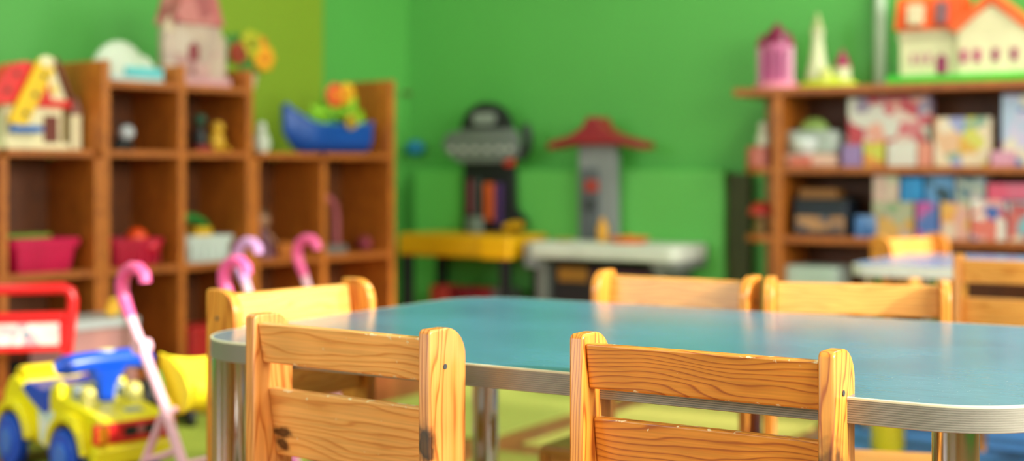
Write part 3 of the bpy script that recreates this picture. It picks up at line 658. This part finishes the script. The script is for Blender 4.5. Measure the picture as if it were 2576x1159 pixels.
for s_ in (-1, 1):
    for cx in (0, -.28):
        pts = arc(cx, .062, .098, 172, 8, 14)+arc(cx, .062, .076, 8, 172, 14)
        obj('fender', MB().prism(pts, s_*.080, s_*.108, 'y'), yel, t, bevel=.006, seg=3)
        w_ = obj('wheel', MB().cyl((cx, s_*.084, .062), (cx, s_*.112, .062), .062, n=36), plastic('1456dc', .35), t, bevel=.008)
        b = MB().cyl((cx, s_*.112, .062), (cx, s_*.117, .062), .032, n=24); obj('hubcap', b, plastic('3f7ce8', .3), w_, bevel=.002)
        b = MB()
        for k in range(18):
            a_ = 2*PI*k/18; b.box((cx+.0625*math.cos(a_), s_*.098, .062+.0625*math.sin(a_)), (.004, .026, .008), Matrix.Rotation(-a_, 3, 'Y'))
        obj('tread', b, plastic('0f4ac4', .4), w_)
obj('side_sticker', MB().prism([(-.175, .145), (-.095, .150), (-.105, .085), (-.13, .06), (-.165, .075)], -.0835, -.0815, 'y'), sticker, t, label='white side sticker with faint pink and blue print')
obj('grille', MB().slab(.120, .140, -.100, .100, .104, .150), red, t, bevel=.005)
b = MB()
for y0, y1 in ((-.03, .0), (.02, .055)): b.slab(.139, .1415, y0, y1, .118, .140)
obj('grille_slot', b, black, t); obj('emblem', MB().sph((.141, .01, .129), (.003, .011, .010), 16, 8), plastic('b06a70', .3), t)
for y in (-.08, .088): obj('headlight', MB().slab(.136, .142, y-.014, y+.012, .108, .146), plastic('ff9a14', .3), t, bevel=.003, label='orange headlight')
obj('bumper', MB().slab(.10, .142, -.098, .098, .055, .100), yel, t, bevel=.010, seg=3)
obj('hood_badge', MB().box((.085, .02, .1665), (.03, .04, .003), Matrix.Rotation(.1, 3, 'Y')), plastic('9aa5a4', .4), t)
obj('seat', MB().prism([(-.262, .188), (-.235, .206), (-.19, .200), (-.15, .196), (-.120, .204), (-.116, .150), (-.135, .138), (-.18, .150), (-.225, .168)], -.087, .087, 'y'), plastic('0a48d8', .35), t, bevel=.006)
obj('backrest', MB().prism([(-.255, .19), (-.27, .222), (-.29, .236), (-.32, .232), (-.34, .20)], -.07, .07, 'y'), yellow, t, bevel=.008, seg=3)
for s_ in (-1, 1): obj('door_pillar', MB().prism([(-.088, .18), (-.06, .18), (-.066, .218), (-.090, .222)], s_*.066, s_*.086, 'y'), yel, t, bevel=.004)
obj('dashboard', MB().prism([(-.055, .176), (-.02, .170), (-.025, .208), (-.05, .214)], -.062, .062, 'y'), plastic('96a2b0', .35), t, bevel=.004)
for y in (-.055, .06): obj('windshield_post', MB().prism([(.0, .17), (.045, .165), (.03, .212), (.008, .218)], y-.014, y+.014, 'y'), plastic('efe27a', .35), t, bevel=.005)
col = MB().lathe([(.020, .168), (.018, .19), (.022, .215), (.045, .245), (.052, .258), (.0, .262)], (0, 0, 0), 24, sx=.6)
obj('steering_column', col, blue, t)
st = obj('steering_yoke', MB().tube([(-.015, -.118, .262), (-.004, -.100, .268), (.004, -.05, .273), (.006, 0, .274), (.004, .05, .273), (-.004, .100, .268), (-.015, .118, .262)], [.014, .024, .023, .022, .023, .024, .014], 16), blue, t)
obj('horn_pad', MB().sph((0, 0, .285), (.020, .036, .014)), plastic('dcd6a0', .35), st)

# ------------------------------------------------------------------ doll strollers
def stroller(label, p_l, p_r, top, m_hl, m_hr, m_frame, seat_m, fwd):
    base = Vector(((p_l[0]+p_r[0])/2, (p_l[1]+p_r[1])/2, 0))
    f = Vector((fwd[0], fwd[1], 0)).normalized(); sd = Vector((-f.y, f.x, 0)); hw = (Vector(p_r)-Vector(p_l)).length/2
    t = thing('doll_stroller', label, 'doll stroller', base, math.atan2(f.y, f.x))
    dz = top-.50
    for s_, mh in ((1, m_hl), (-1, m_hr)):
        y = s_*hw*-1
        hk = [(.042, y, .470), (.040, y, .487), (.022, y, .499), (-.002, y, .500), (-.024, y, .488), (-.034, y, .468), (-.034, y, .445), (-.022, y, .420), (-.006, y, .392)]
        obj('handle', MB().tube([(a_, b_, c_+dz) for a_, b_, c_ in hk], [.013, .014, .015, .015, .0155, .0155, .015, .014, .013], 14), mh, t)
        sh = [(-.006, y, .392+dz), (.02, y, .350), (.06, y, .285), (.10, y, .22), (.135, y, .15), (.175, y, .075)]
        fr = obj('frame_tube', MB().tube(sh, .0115, 12), m_frame, t)
        obj('joint', MB().cyl((.032, y-.016, .332), (.032, y+.016, .332), .017, n=18), lpink, fr)
        obj('rear_leg', MB().tube([(.105, y, .20), (.06, y, .12), (.015, y, .04)], .009, 12), m_frame, t)
        obj('brace', MB().tube([(.045, y, .09), (.10, y, .105), (.15, y, .125)], .0075, 10), m_frame, t)
        for wx in (.015, .185):
            wz = .034; w_ = obj('wheel', MB().torus((wx, y, wz), .024, .009, 'y', 24, 10), plastic('c96aa8', .4), t); obj('hub', MB().cyl((wx, y-.010, wz), (wx, y+.010, wz), .019, n=18), lpink, w_)
    obj('cross_bar', MB().tube([(.105, -hw, .20), (.105, hw, .20)], .007, 10), m_frame, t)
    obj('foot_bar', MB().tube([(.165, -hw, .095), (.165, hw, .095)], .007, 10), m_frame, t)
    # slung fabric seat: curved thick shell
    pr = [(.062, .300), (.078, .268), (.095, .238), (.120, .220), (.145, .226), (.160, .250)]
    inner = [(x+.0, z+.012) for x, z in pr]
    out = [(.056, .296), (.070, .258), (.086, .224), (.116, .200), (.150, .208), (.165, .245)]
    n = len(pr); yv = hw*.75
    b = MB(); vs = []; fs = []; NYY = 8
    for (pp, dd) in ((inner, 0), (out, 1)):
        for x, z in pp:
            for j in range(NYY+1):
                v = -1+2*j/NYY; sag = (1-v*v)*.018
                vs.append((x+sag*.6-(.0), v*yv, z-sag*(1 if dd else .8)))
    M_ = NYY+1
    for q in (0, n*M_):
        for i in range(n-1):
            for j in range(NYY): fs.append((q+i*M_+j, q+i*M_+j+1, q+(i+1)*M_+j+1, q+(i+1)*M_+j))
    for i in range(n-1):
        for j in (0, NYY): fs.append((i*M_+j, (i+1)*M_+j, n*M_+(i+1)*M_+j, n*M_+i*M_+j))
    for i in (0, n-1):
        for j in range(NYY): fs.append((i*M_+j, i*M_+j+1, n*M_+i*M_+j+1, n*M_+i*M_+j))
    b.add(vs, fs); obj('fabric_seat', b, seat_m, t, ang=60)
    # side skirts of the seat
    for s_ in (-1, 1):
        poly = [(.048, .318), (.085, .31), (.13, .278), (.150, .238), (.142, .202), (.122, .190), (.10, .20), (.075, .235), (.05, .285)]
        obj('seat_side', MB().prism(poly, s_*(hw*.75+.006), s_*(hw*.75-.002), 'y'), seat_m, t, bevel=.003)
    obj('shoulder_pad', MB().prism([(.030, .335), (.066, .325), (.090, .296), (.058, .292)], hw-.03, hw+.012, 'y'), lpink, t, bevel=.006)
    return t
ysilk = plastic('f7e01a', .5, .08, bump=.4)
stroller('pink doll stroller with yellow seat beside the ride-on car', (-.816, 2.95), (-.658, 3.20), .500, hotpink, plastic('f05fa2', .35), lpink, ysilk, (.81, -.58))
stroller('second pink doll stroller with lilac handle, hidden behind the sunlit chair', (-.695, 3.64), (-.592, 3.84), .520, lilac, hotpink, lpink, plastic('efa9c6', .5), (.81, -.58))

# ------------------------------------------------------------------ workbench and toy kitchen along the back wall
def at(s, w, z=0): return W(s, w, z)
t = thing('toy_workbench', 'black and grey toy workbench with yellow worktop in the room corner', 'toy workbench', at(.515, .22), RA)
obj('worktop', MB().slab(-.275, .27, -.18, .13, .362, .452), ochre, t, bevel=.012)
obj('worktop_corner', MB().slab(.13, .272, -.184, -.12, .358, .448), plastic('f5b60a', .35), t, bevel=.012)
for x in (-.245, .235):
    for y in (-.15, .10): obj('leg', MB().slab(x-.02, x+.02, y-.02, y+.02, 0, .362), black, t, bevel=.005)
obj('lower_shelf', MB().slab(-.255, .245, -.16, .11, .12, .145), dgrey, t, bevel=.004)
b = MB().prism([(-.13, .452), (.15, .452), (.19, .50), (.13, .56), (.125, .78), (-.125, .78)], .085, .115, 'y'); obj('back_board', b, black, t, bevel=.004)
obj('tool_rail', MB().prism([(-.215, .83), (-.19, .87), (-.10, .885), (.13, .885), (.165, .86), (.165, .77), (.07, .745), (-.13, .745), (-.20, .79)], .055, .085, 'y'), plastic('6e7672', .5), t, bevel=.006)
b = MB().prism(arc(0, .875, .125, 0, 180, 16), .06, .10, 'y'); obj('arch_sign', b, black, t, bevel=.004); obj('sign_plate', MB().prism(rr(-.055, .055, .905, .955, .02), .052, .06, 'y'), plastic('8c9590', .4), t)
obj('side_horn', MB().tube([(.165, .08, .76), (.195, .08, .80), (.20, .08, .86), (.185, .08, .90)], .02, 12), black, t)
for x, m, zz, w_, h_, nm in ((.015, plastic('c9541c', .45), .58, .05, .16, 'orange_tool'), (.062, plastic('431f5e', .45), .57, .035, .18, 'purple_tool'), (-.08, plastic('7a3540', .45), .60, .022, .15, 'screwdriver'), (-.04, plastic('3d4c48', .45), .60, .02, .16, 'wrench'), (.115, plastic('c4301c', .45), .76, .05, .06, 'red_clamp')):
    obj(nm, MB().slab(x-w_/2, x+w_/2, .062, .084, zz-h_/2, zz+h_/2), m, t, bevel=.008)
for x in (-.16, -.10, -.04, .02, .08, .13): obj('peg', MB().cyl((x, .04, .80), (x, .056, .80), .010, n=14), lgrey, t)
obj('vice', MB().slab(-.055, .005, .0, .05, .452, .52), plastic('6f7f76', .4), t, bevel=.008); obj('drill', MB().tube([(.12, .03, .475), (.17, .03, .49), (.20, .03, .485)], .016, 12), plastic('d9a50e', .4), t)
for x, hx, lb in ((-.16, 'c43a30', 'red-orange'), (-.04, '8f1c2c', 'dark red'), (.06, 'a82430', 'crimson'), (.15, '7a7c78', 'grey')):
    single('toy_crate', MB().prism(rr(-.045, .045, -.05, .05, .01), 0, .085, 'z'), plastic(hx, .45), '%s toy crate on the lower shelf of the workbench' % lb, 'crate', at(.515, .22, .145)+AX*x, RA, 'crates under the workbench', bevel=.004)
# kitchen / grill stand
t = thing('toy_kitchen', 'grey toy kitchen stand with white counter and dark red canopy by the back wall', 'toy kitchen', at(1.175, .22), RA)
obj('counter', MB().prism(rr(-.315, .33, -.18, .13, .04), .372, .432, 'z'), plastic('d3d8cc', .65), t, bevel=.010); obj('counter_end', MB().prism(rr(.20, .332, -.17, .12, .04), .345, .372, 'z'), plastic('777c78', .7), t, bevel=.006)
obj('counter_end', MB().slab(-.33, -.27, -.17, .12, .33, .43), mgrey, t, bevel=.010)
for x in (-.27, .24):
    obj('side_leg', MB().slab(x-.022, x+.022, -.14, .11, 0, .372), plastic('70756f', .45), t, bevel=.006)
obj('inner_box', MB().slab(-.24, .215, -.10, .10, .05, .34), black, t, bevel=.004); obj('door', MB().slab(-.06, .20, -.112, -.10, .07, .33), plastic('4a1f2c', .45), t, bevel=.004)
obj('drawer_front', MB().slab(-.21, -.08, -.112, -.10, .28, .335), plastic('9a6a1c', .45), t, bevel=.004)
obj('column', MB().slab(-.215, -.045, .06, .11, .432, .83), mgrey, t, bevel=.01); obj('column_panel', MB().slab(-.20, -.115, .05, .062, .44, .72), plastic('5a6066', .45), t, bevel=.006)
obj('lamp', MB().slab(-.175, -.115, .040, .058, .625, .675), plastic('a8382c', .45), t, bevel=.008); obj('shower_plate', MB().slab(-.18, -.12, .042, .056, .55, .60), dgrey, t, bevel=.006)
cp = [(-.325, .795), (-.325, .825), (-.22, .852), (-.165, .885), (-.145, .925), (-.10, .925), (-.08, .885), (-.02, .852), (.10, .822), (.10, .792), (-.02, .815), (-.22, .815)]
obj('canopy', MB().prism(cp, .00, .12, 'y'), dred, t, bevel=.008)
t2 = at(1.175, .22, .432)
single('toy_bottle', MB().lathe([(.0, 0), (.020, 0), (.022, .06), (.010, .08), (.010, .095), (.0, .095)]), plastic('d99a18', .4), 'amber toy bottle on the toy kitchen counter by the column', 'bottle', t2+AX*(-.06)-BX*.02, RA)
single('toy_pan', MB().lathe([(.0, 0), (.06, 0), (.085, .022), (.078, .024), (.05, .012), (.0, .035)]), plastic('e8722a', .4), 'orange toy pan lying on the white toy kitchen counter', 'pan', t2+AX*(.07)-BX*.05, RA)
single('toy_plate', MB().lathe([(.0, 0), (.03, 0), (.05, .012), (.046, .013), (.02, .006), (.0, .006)]), plastic('b8a84a', .4), 'small yellow toy plate at the left of the white counter', 'plate', t2+AX*(-.21)+BX*(-.06), RA)
s0_, s1_ = ws(1822, .05), ws(1886, .05)  # dark slab added in place of the shade between green boxing and shelf
single('shade_strip', MB().slab(0, s1_-s0_, 0, .03, 0, .70), plastic('3f4218', .6), 'dark olive strip put in as the shade on the wall left of the display shelf', 'shade strip', W(s0_, .05), RA, bevel=.003)
# blue ball on a hook by the shelf edge
single('hanging_toy', MB().sph((0, 0, 0), (.045, .035, .034)), plastic('0a78a8', .45), 'blue rounded toy hung on the green wall beside the tall end panel', 'toy', W(ws(1044, .036), .036, zy(372, 6.05)), RA)
single('wall_peg', MB().cyl((0, 0, .0), (0, -.05, 0), .006), brown, 'small brown wall peg above the blue toy', 'peg', W(ws(1032, 0), .0, zy(233, 6.05)), RA)

# ------------------------------------------------------------------ right shelf toys
def rbox(name, label, cat, px0, px1, z, h, m, d=.03, dep=.07, tilt=0, group=None, rz=RA):
    a_, c_ = tR(px0, d), tR(px1, d); w_ = (c_-a_)
    o = single(name, MB().slab(-w_/2, w_/2, 0, dep, 0, h), m, label, cat, RS((a_+c_)/2, d, z), rz, group, bevel=.0015); return o
# top: pink castle
t = thing('toy_castle', 'pink round toy castle with dark berry roof on the left end of the display shelf', 'toy castle', RS(tR(1955, .10), .10, 1.01), RA); t.scale = (1.14, 1.0, 1.1)
pk = plastic('cf6d9c', .4)
obj('base', MB().lathe([(.0, 0), (.075, 0), (.072, .02), (.0, .02)], n=24), plastic('e58aa0', .45), t)
obj('tower_body', MB().lathe([(.050, .02), (.050, .125), (.056, .13), (.056, .15), (.0, .15)], n=24), [pk], t)
b = MB(); [b.slab(x-.005, x+.005, -.055, -.046, .03, .12) for x in (-.03, 0, .03)]; obj('pilaster', b, plastic('a8467c', .4), t)
obj('tower_roof', MB().lathe([(.056, .15), (.046, .175), (.026, .195), (.008, .215), (.001, .225)], n=24), plastic('760c3c', .4), t)
for x in (-.048, .05): 
    s_ = obj('side_turret', MB().cyl((x, -.02, .02), (x, -.02, .14), .013, n=14), plastic('e0a2bc', .4), t); obj('turret_cap', MB().lathe([(.016, .14), (.001, .185)], (x, -.02, 0), 14), plastic('8f1048', .4), s_)
# cream tower with lime base
t = thing('toy_tower', 'slim cream toy tower on a lime base with small berry-roofed turret', 'toy tower', RS(tR(2084, .10), .10, 1.01), RA); t.scale = (1.15, 1.0, 1.1)
lb = plastic('b9c42a', .5)
obj('base', MB().lathe([(.0, 0), (.105, 0), (.085, .018), (.05, .035), (.0, .04)], n=24, sy=.6), lb, t)
cr = plastic('d8dcb0', .5)
obj('tower_body', MB().lathe([(.038, .03), (.024, .10), (.017, .165), (.020, .17), (.020, .19), (.0, .19)], (-.035, 0, 0), 20), cr, t)
obj('tower_roof', MB().lathe([(.022, .19), (.012, .215), (.010, .225), (.001, .25)], (-.035, 0, 0), 20), plastic('a8b078', .5), t)
s_ = obj('side_turret', MB().cyl((.045, 0, .02), (.045, 0, .065), .026, n=18), cr, t); obj('turret_roof', MB().lathe([(.028, .065), (.016, .095), (.001, .125)], (.045, 0, 0), 18), plastic('96184c', .45), s_)
obj('side_turret', MB().cyl((-.0, -.03, .02), (-.0, -.03, .06), .018, n=18), plastic('dbe07c', .5), t)
# big dollhouse
t = thing('dollhouse', 'cream dollhouse with orange roof on a bright green base, top right', 'dollhouse', RS(tR(2425, .13), .13, 1.01), RA)
obj('base', MB().slab(-.235, .25, -.125, .12, 0, .026), plastic('34c81c', .4), t, bevel=.004)
cr = plastic('ece2b4', .45)
b = MB().slab(-.20, .005, -.07, .09, .018, .185); b.slab(.0, .22, -.095, .09, .018, .18); b.prism([(.0, .18), (.22, .18), (.11, .255)], -.095, .09, 'y'); obj('wall', b, cr, t, bevel=.002)
obj('cornice', MB().slab(-.205, .0, -.078, -.068, .15, .17), plastic('cfc49a', .45), t)
b = MB().prism([(-.10, .185), (.10, .185), (.06, .30), (-.06, .30)], -.215, .01, 'x', off=(0, .01, 0)); obj('roof', b, plastic('e8561a', .45), t, bevel=.003)
b = MB().prism([(-.02, .168), (.0, .168), (.11, .262), (.22, .168), (.24, .168), (.24, .19), (.11, .30), (-.02, .19)], -.105, .095, 'y'); obj('gable_roof', b, plastic('ee6420', .45), t, bevel=.003)
b = MB().slab(-.165, -.115, -.115, -.06, .20, .27); obj('dormer', b, plastic('ead9b0', .45), t, bevel=.004); b = MB().slab(-.07, -.035, -.11, -.06, .20, .275); obj('dormer', b, plastic('7f5a60', .45), t, bevel=.004)
dr = plastic('9c1c5a', .45)
obj('door', MB().prism([(-.075, .03), (-.04, .03), (-.04, .085), (-.0575, .102), (-.075, .085)], -.075, -.068, 'y'), dr, t)
for x, z, w_, h_, mm in ((-.155, .085, .014, .035, 'c98a90'), (-.128, .085, .014, .035, 'c98a90'), (-.100, .085, .014, .035, 'c97a90')): obj('window', MB().slab(x-w_/2, x+w_/2, -.074, -.068, z-h_/2, z+h_/2), plastic(mm, .45), t)
for x in (.022, .066, .125, .185): obj('shutter', MB().slab(x-.011, x+.011, -.100, -.094, .065, .108), plastic('b8286a' if x < .1 else '9c2a5c', .45), t)
# middle row
t = thing('toy_kettle', 'grey-white toy cooking set with lime lid, left on the middle shelf', 'toy kitchenware', RS(tR(2048, .10), .10, .727), RA)
obj('body', MB().prism(rr(-.095, .095, -.05, .05, .03), .045, .13, 'z'), plastic('aab5aa', .4), t, bevel=.012); obj('bowl', MB().lathe([(.0, .045), (.03, .045), (.05, .08), (.045, .10), (.0, .10)], (-.02, -.045, 0)), plastic('d6dedb', .4), t)
obj('lid', MB().sph((.0, 0, .13), (.055, .045, .045), zmin=0), plastic('8fae58', .45), t); obj('tray', MB().slab(-.10, .10, -.065, .06, 0, .045), plastic('d9b4a0', .45), t, bevel=.008); b = MB().tube([(.09, 0, .11), (.12, 0, .10), (.11, 0, .06)], .006, 8); obj('handle', b, mgrey, t)
rbox('picture_box', 'red and white toy box low on the middle shelf, under the cooking set', 'box', 1985, 2035, .727, .035, plastic('cf6a58', .5), d=.005, dep=.025)
rbox('game_box', 'large pink and red illustrated box on the middle shelf', 'box', 2133, 2338, .727, .242, picture('pink_box', ['e6c9b8', 'd9787a', 'c4343c', 'e8a48c', 'dcd8c8', '9a8aa0', 'e0e0cc', 'd0505c'], 17, seed=2.1), d=.09, dep=.08)
rbox('picture_box', 'lilac small carton on the middle shelf at the foot of the large pink box', 'box', 2118, 2168, .727, .075, plastic('9a7fb4', .5), d=.04, dep=.03, group='small cartons')
rbox('picture_box', 'orange small carton on the middle shelf at the foot of the large pink box', 'box', 2172, 2222, .727, .085, picture('orange_carton', ['e09a30', 'd8862a', 'c9c83c'], 30), d=.04, dep=.03, group='small cartons')
rbox('picture_box', 'white small carton on the middle shelf at the foot of the large pink box', 'box', 2232, 2305, .727, .082, plastic('dcd8cc', .5), d=.04, dep=.03, group='small cartons')
rbox('picture_box', 'salmon small carton beside the white small carton', 'box', 2308, 2342, .727, .08, plastic('e0917a', .5), d=.04, dep=.03, group='small cartons')
rbox('game_box', 'cream puzzle box with yellow and lilac picture on the middle shelf', 'box', 2350, 2488, .727, .165, picture('cream_box', ['e9d3b0', '9da0cc', 'd6cf58', 'e6b58a', 'ecd9bc', '8aa88c', 'e0a838'], 20, seed=4.2), d=.05, dep=.06)
rbox('picture_box', 'pink flat box beside the blue box on the middle shelf', 'box', 2492, 2545, .727, .05, plastic('d99ab0', .5), d=.03, dep=.1)
rbox('game_box', 'tall blue and white illustrated box at the right end of the middle shelf', 'box', 2520, 2610, .727, .24, picture('blue_box', ['3f8cc4', 'b8cbe0', 'd0c8e0', '2f7ab8', 'e4dcc0', 'c98ac0'], 18, seed=1.2), d=.10, dep=.08)
t = thing('toy_figurine', 'small white figurine standing on the dull red tin, left of the shelf upright', 'figurine', RS(-.078, .065, .727+.075), RA)
obj('body', MB().lathe([(.0, 0), (.022, 0), (.026, .03), (.014, .055), (.0, .058)]), plastic('d8d4c0', .5), t); obj('head', MB().sph((0, 0, .07), .018), plastic('e0dcc8', .5), t)
single('round_tin', MB().lathe([(.0, 0), (.050, 0), (.050, .062), (.046, .073), (.0, .075)]), plastic('c0685a', .45), 'dull red round tin on the middle corner shelf, beneath the figurine', 'tin', RS(-.094, .075, .727), RA)
t = thing('toy_mushroom', 'red-topped toy mushroom on the lower corner shelf', 'toy', RS(-.090, .08, .479), RA)
obj('stem', MB().lathe([(.0, 0), (.028, 0), (.022, .07), (.0, .07)]), plastic('8a6a34', .5), t); obj('cap', MB().sph((0, 0, .07), (.05, .05, .05), zmin=0), plastic('b8281c', .45), t)
# lower row
t = thing('dark_crate', 'dark blue crate with tan contents on the lower shelf, left', 'crate', RS(tR(2078, .10), .10, .479), RA)
obj('crate_body', MB().prism(rr(-.10, .10, -.07, .07, .015), 0, .12, 'z'), plastic('15202e', .5), t, bevel=.004); obj('crate_band', MB().slab(-.085, .09, -.076, -.07, .02, .07), picture('tan_band', ['a8784a', '7f7a80', 'b8885c', '4c4a58'], 30), t)
obj('crate_lid', MB().prism(rr(-.105, .105, -.073, .073, .015), .12, .132, 'z'), plastic('1c2428', .5), t, bevel=.003)
single('wooden_block', MB().slab(-.07, .07, -.05, .05, 0, .035), plastic('8a5a26', .5), 'tan wooden block on top of the dark blue crate', 'block', RS(tR(2068, .10), .10, .611), RA, bevel=.004)
pal = [(['3f6fb0', '2a5c96', '5a7fc0'], 2162, 2192, .555, .145, 'dark blue', .06), (['c4b498', 'c0a090', 'b8b89a', 'c8a898'], 2190, 2272, .60, .105, 'faded pink and cream', .05), (['0a86c8', '0a78b8'], 2275, 2320, .60, .10, 'bright turquoise blue', .05), (['16323c', '1a2c30'], 2322, 2346, .60, .10, 'very dark green', .06),
       (['4a86b8', 'a8b8a8', 'a89a98', '5a7a90', '38607a'], 2350, 2470, .62, .085, 'grey blue patterned', .05), (['5a7c90', '68807a', '4a6a8a'], 2472, 2590, .66, .045, 'teal striped', .06)]
rb = lambda *a, **k: rbox(*a, **k)
rows = [
 (2150, 2205, .479, .075, ['4f7fc0', '2f5f9c', '6a8cc0'], 'blue small box at the left foot of the puzzle stack', .02),
 (2195, 2300, .479, .125, ['8a8c6a', 'a8a888', 'c99a4a', 'd0a050', '7a9c70', 'b8a090'], 'sage and orange puzzle box on the lower shelf', .03),
 (2196, 2262, .604, .09, ['c8b8a0', 'd0b0a0', 'c0c0a0', 'c49a90'], 'cream and pink box lying on the sage puzzle box', .035),
 (2266, 2322, .604, .085, ['0a86c8', '0a7ab8', '1488c8'], 'bright blue box lying on the sage puzzle box', .03),
 (2305, 2362, .479, .125, ['4a6cb0', '5a70a8', 'a84a90', 'b8509a', '4f78b8'], 'blue and magenta box in the middle of the lower shelf', .025),
 (2328, 2400, .604, .09, ['1c3c48', '4a86b8', '28505c', '5a90c0'], 'dark teal box stacked on the blue and magenta box', .04),
 (2366, 2440, .479, .125, ['e09a40', 'd8c0a8', 'd8a090', 'c8b890', 'd080a0', 'e0a850'], 'orange and cream box on the lower shelf', .02),
 (2404, 2480, .604, .085, ['8a9aa8', 'c0b0a8', '50707c', 'a8b0a0'], 'grey patterned box stacked on the orange and cream box', .04),
 (2443, 2530, .479, .135, ['c8403a', 'd87060', 'e0d8cc', '3a60a8', 'c84858', 'd8a098'], 'red and white box with blue mark on the lower shelf', .015),
 (2484, 2590, .614, .055, ['d8506c', 'd06880', 'e0486a'], 'hot pink box stacked on the red and white box', .03),
 (2533, 2600, .479, .13, ['c86a60', 'd8c8b0', 'b85050', '7ab0b8'], 'coral box at the right end of the lower shelf', .02)]
for i, (x0, x1, z, h, cc, lb_, d_) in enumerate(rows):
    rbox('game_box', lb_, 'box', x0, x1-2, z, h, picture('box_print', cc, 24, seed=i*1.3), d=d_, dep=.16, group='boxes stacked on the lower shelf')
single('storage_box', MB().prism(rr(-.10, .10, -.08, .08, .02), 0, .27, 'z'), plastic('b9cfc4', .4), 'pale mint storage box at the bottom of the display shelf', 'box', RS(tR(2056, .12), .12, .10), RA, bevel=.008)

# ------------------------------------------------------------------ view
S.view_settings.view_transform = 'Standard'; S.view_settings.look = 'None'; S.view_settings.exposure = -0.05; S.view_settings.gamma = 1; S.view_settings.use_curve_mapping = False
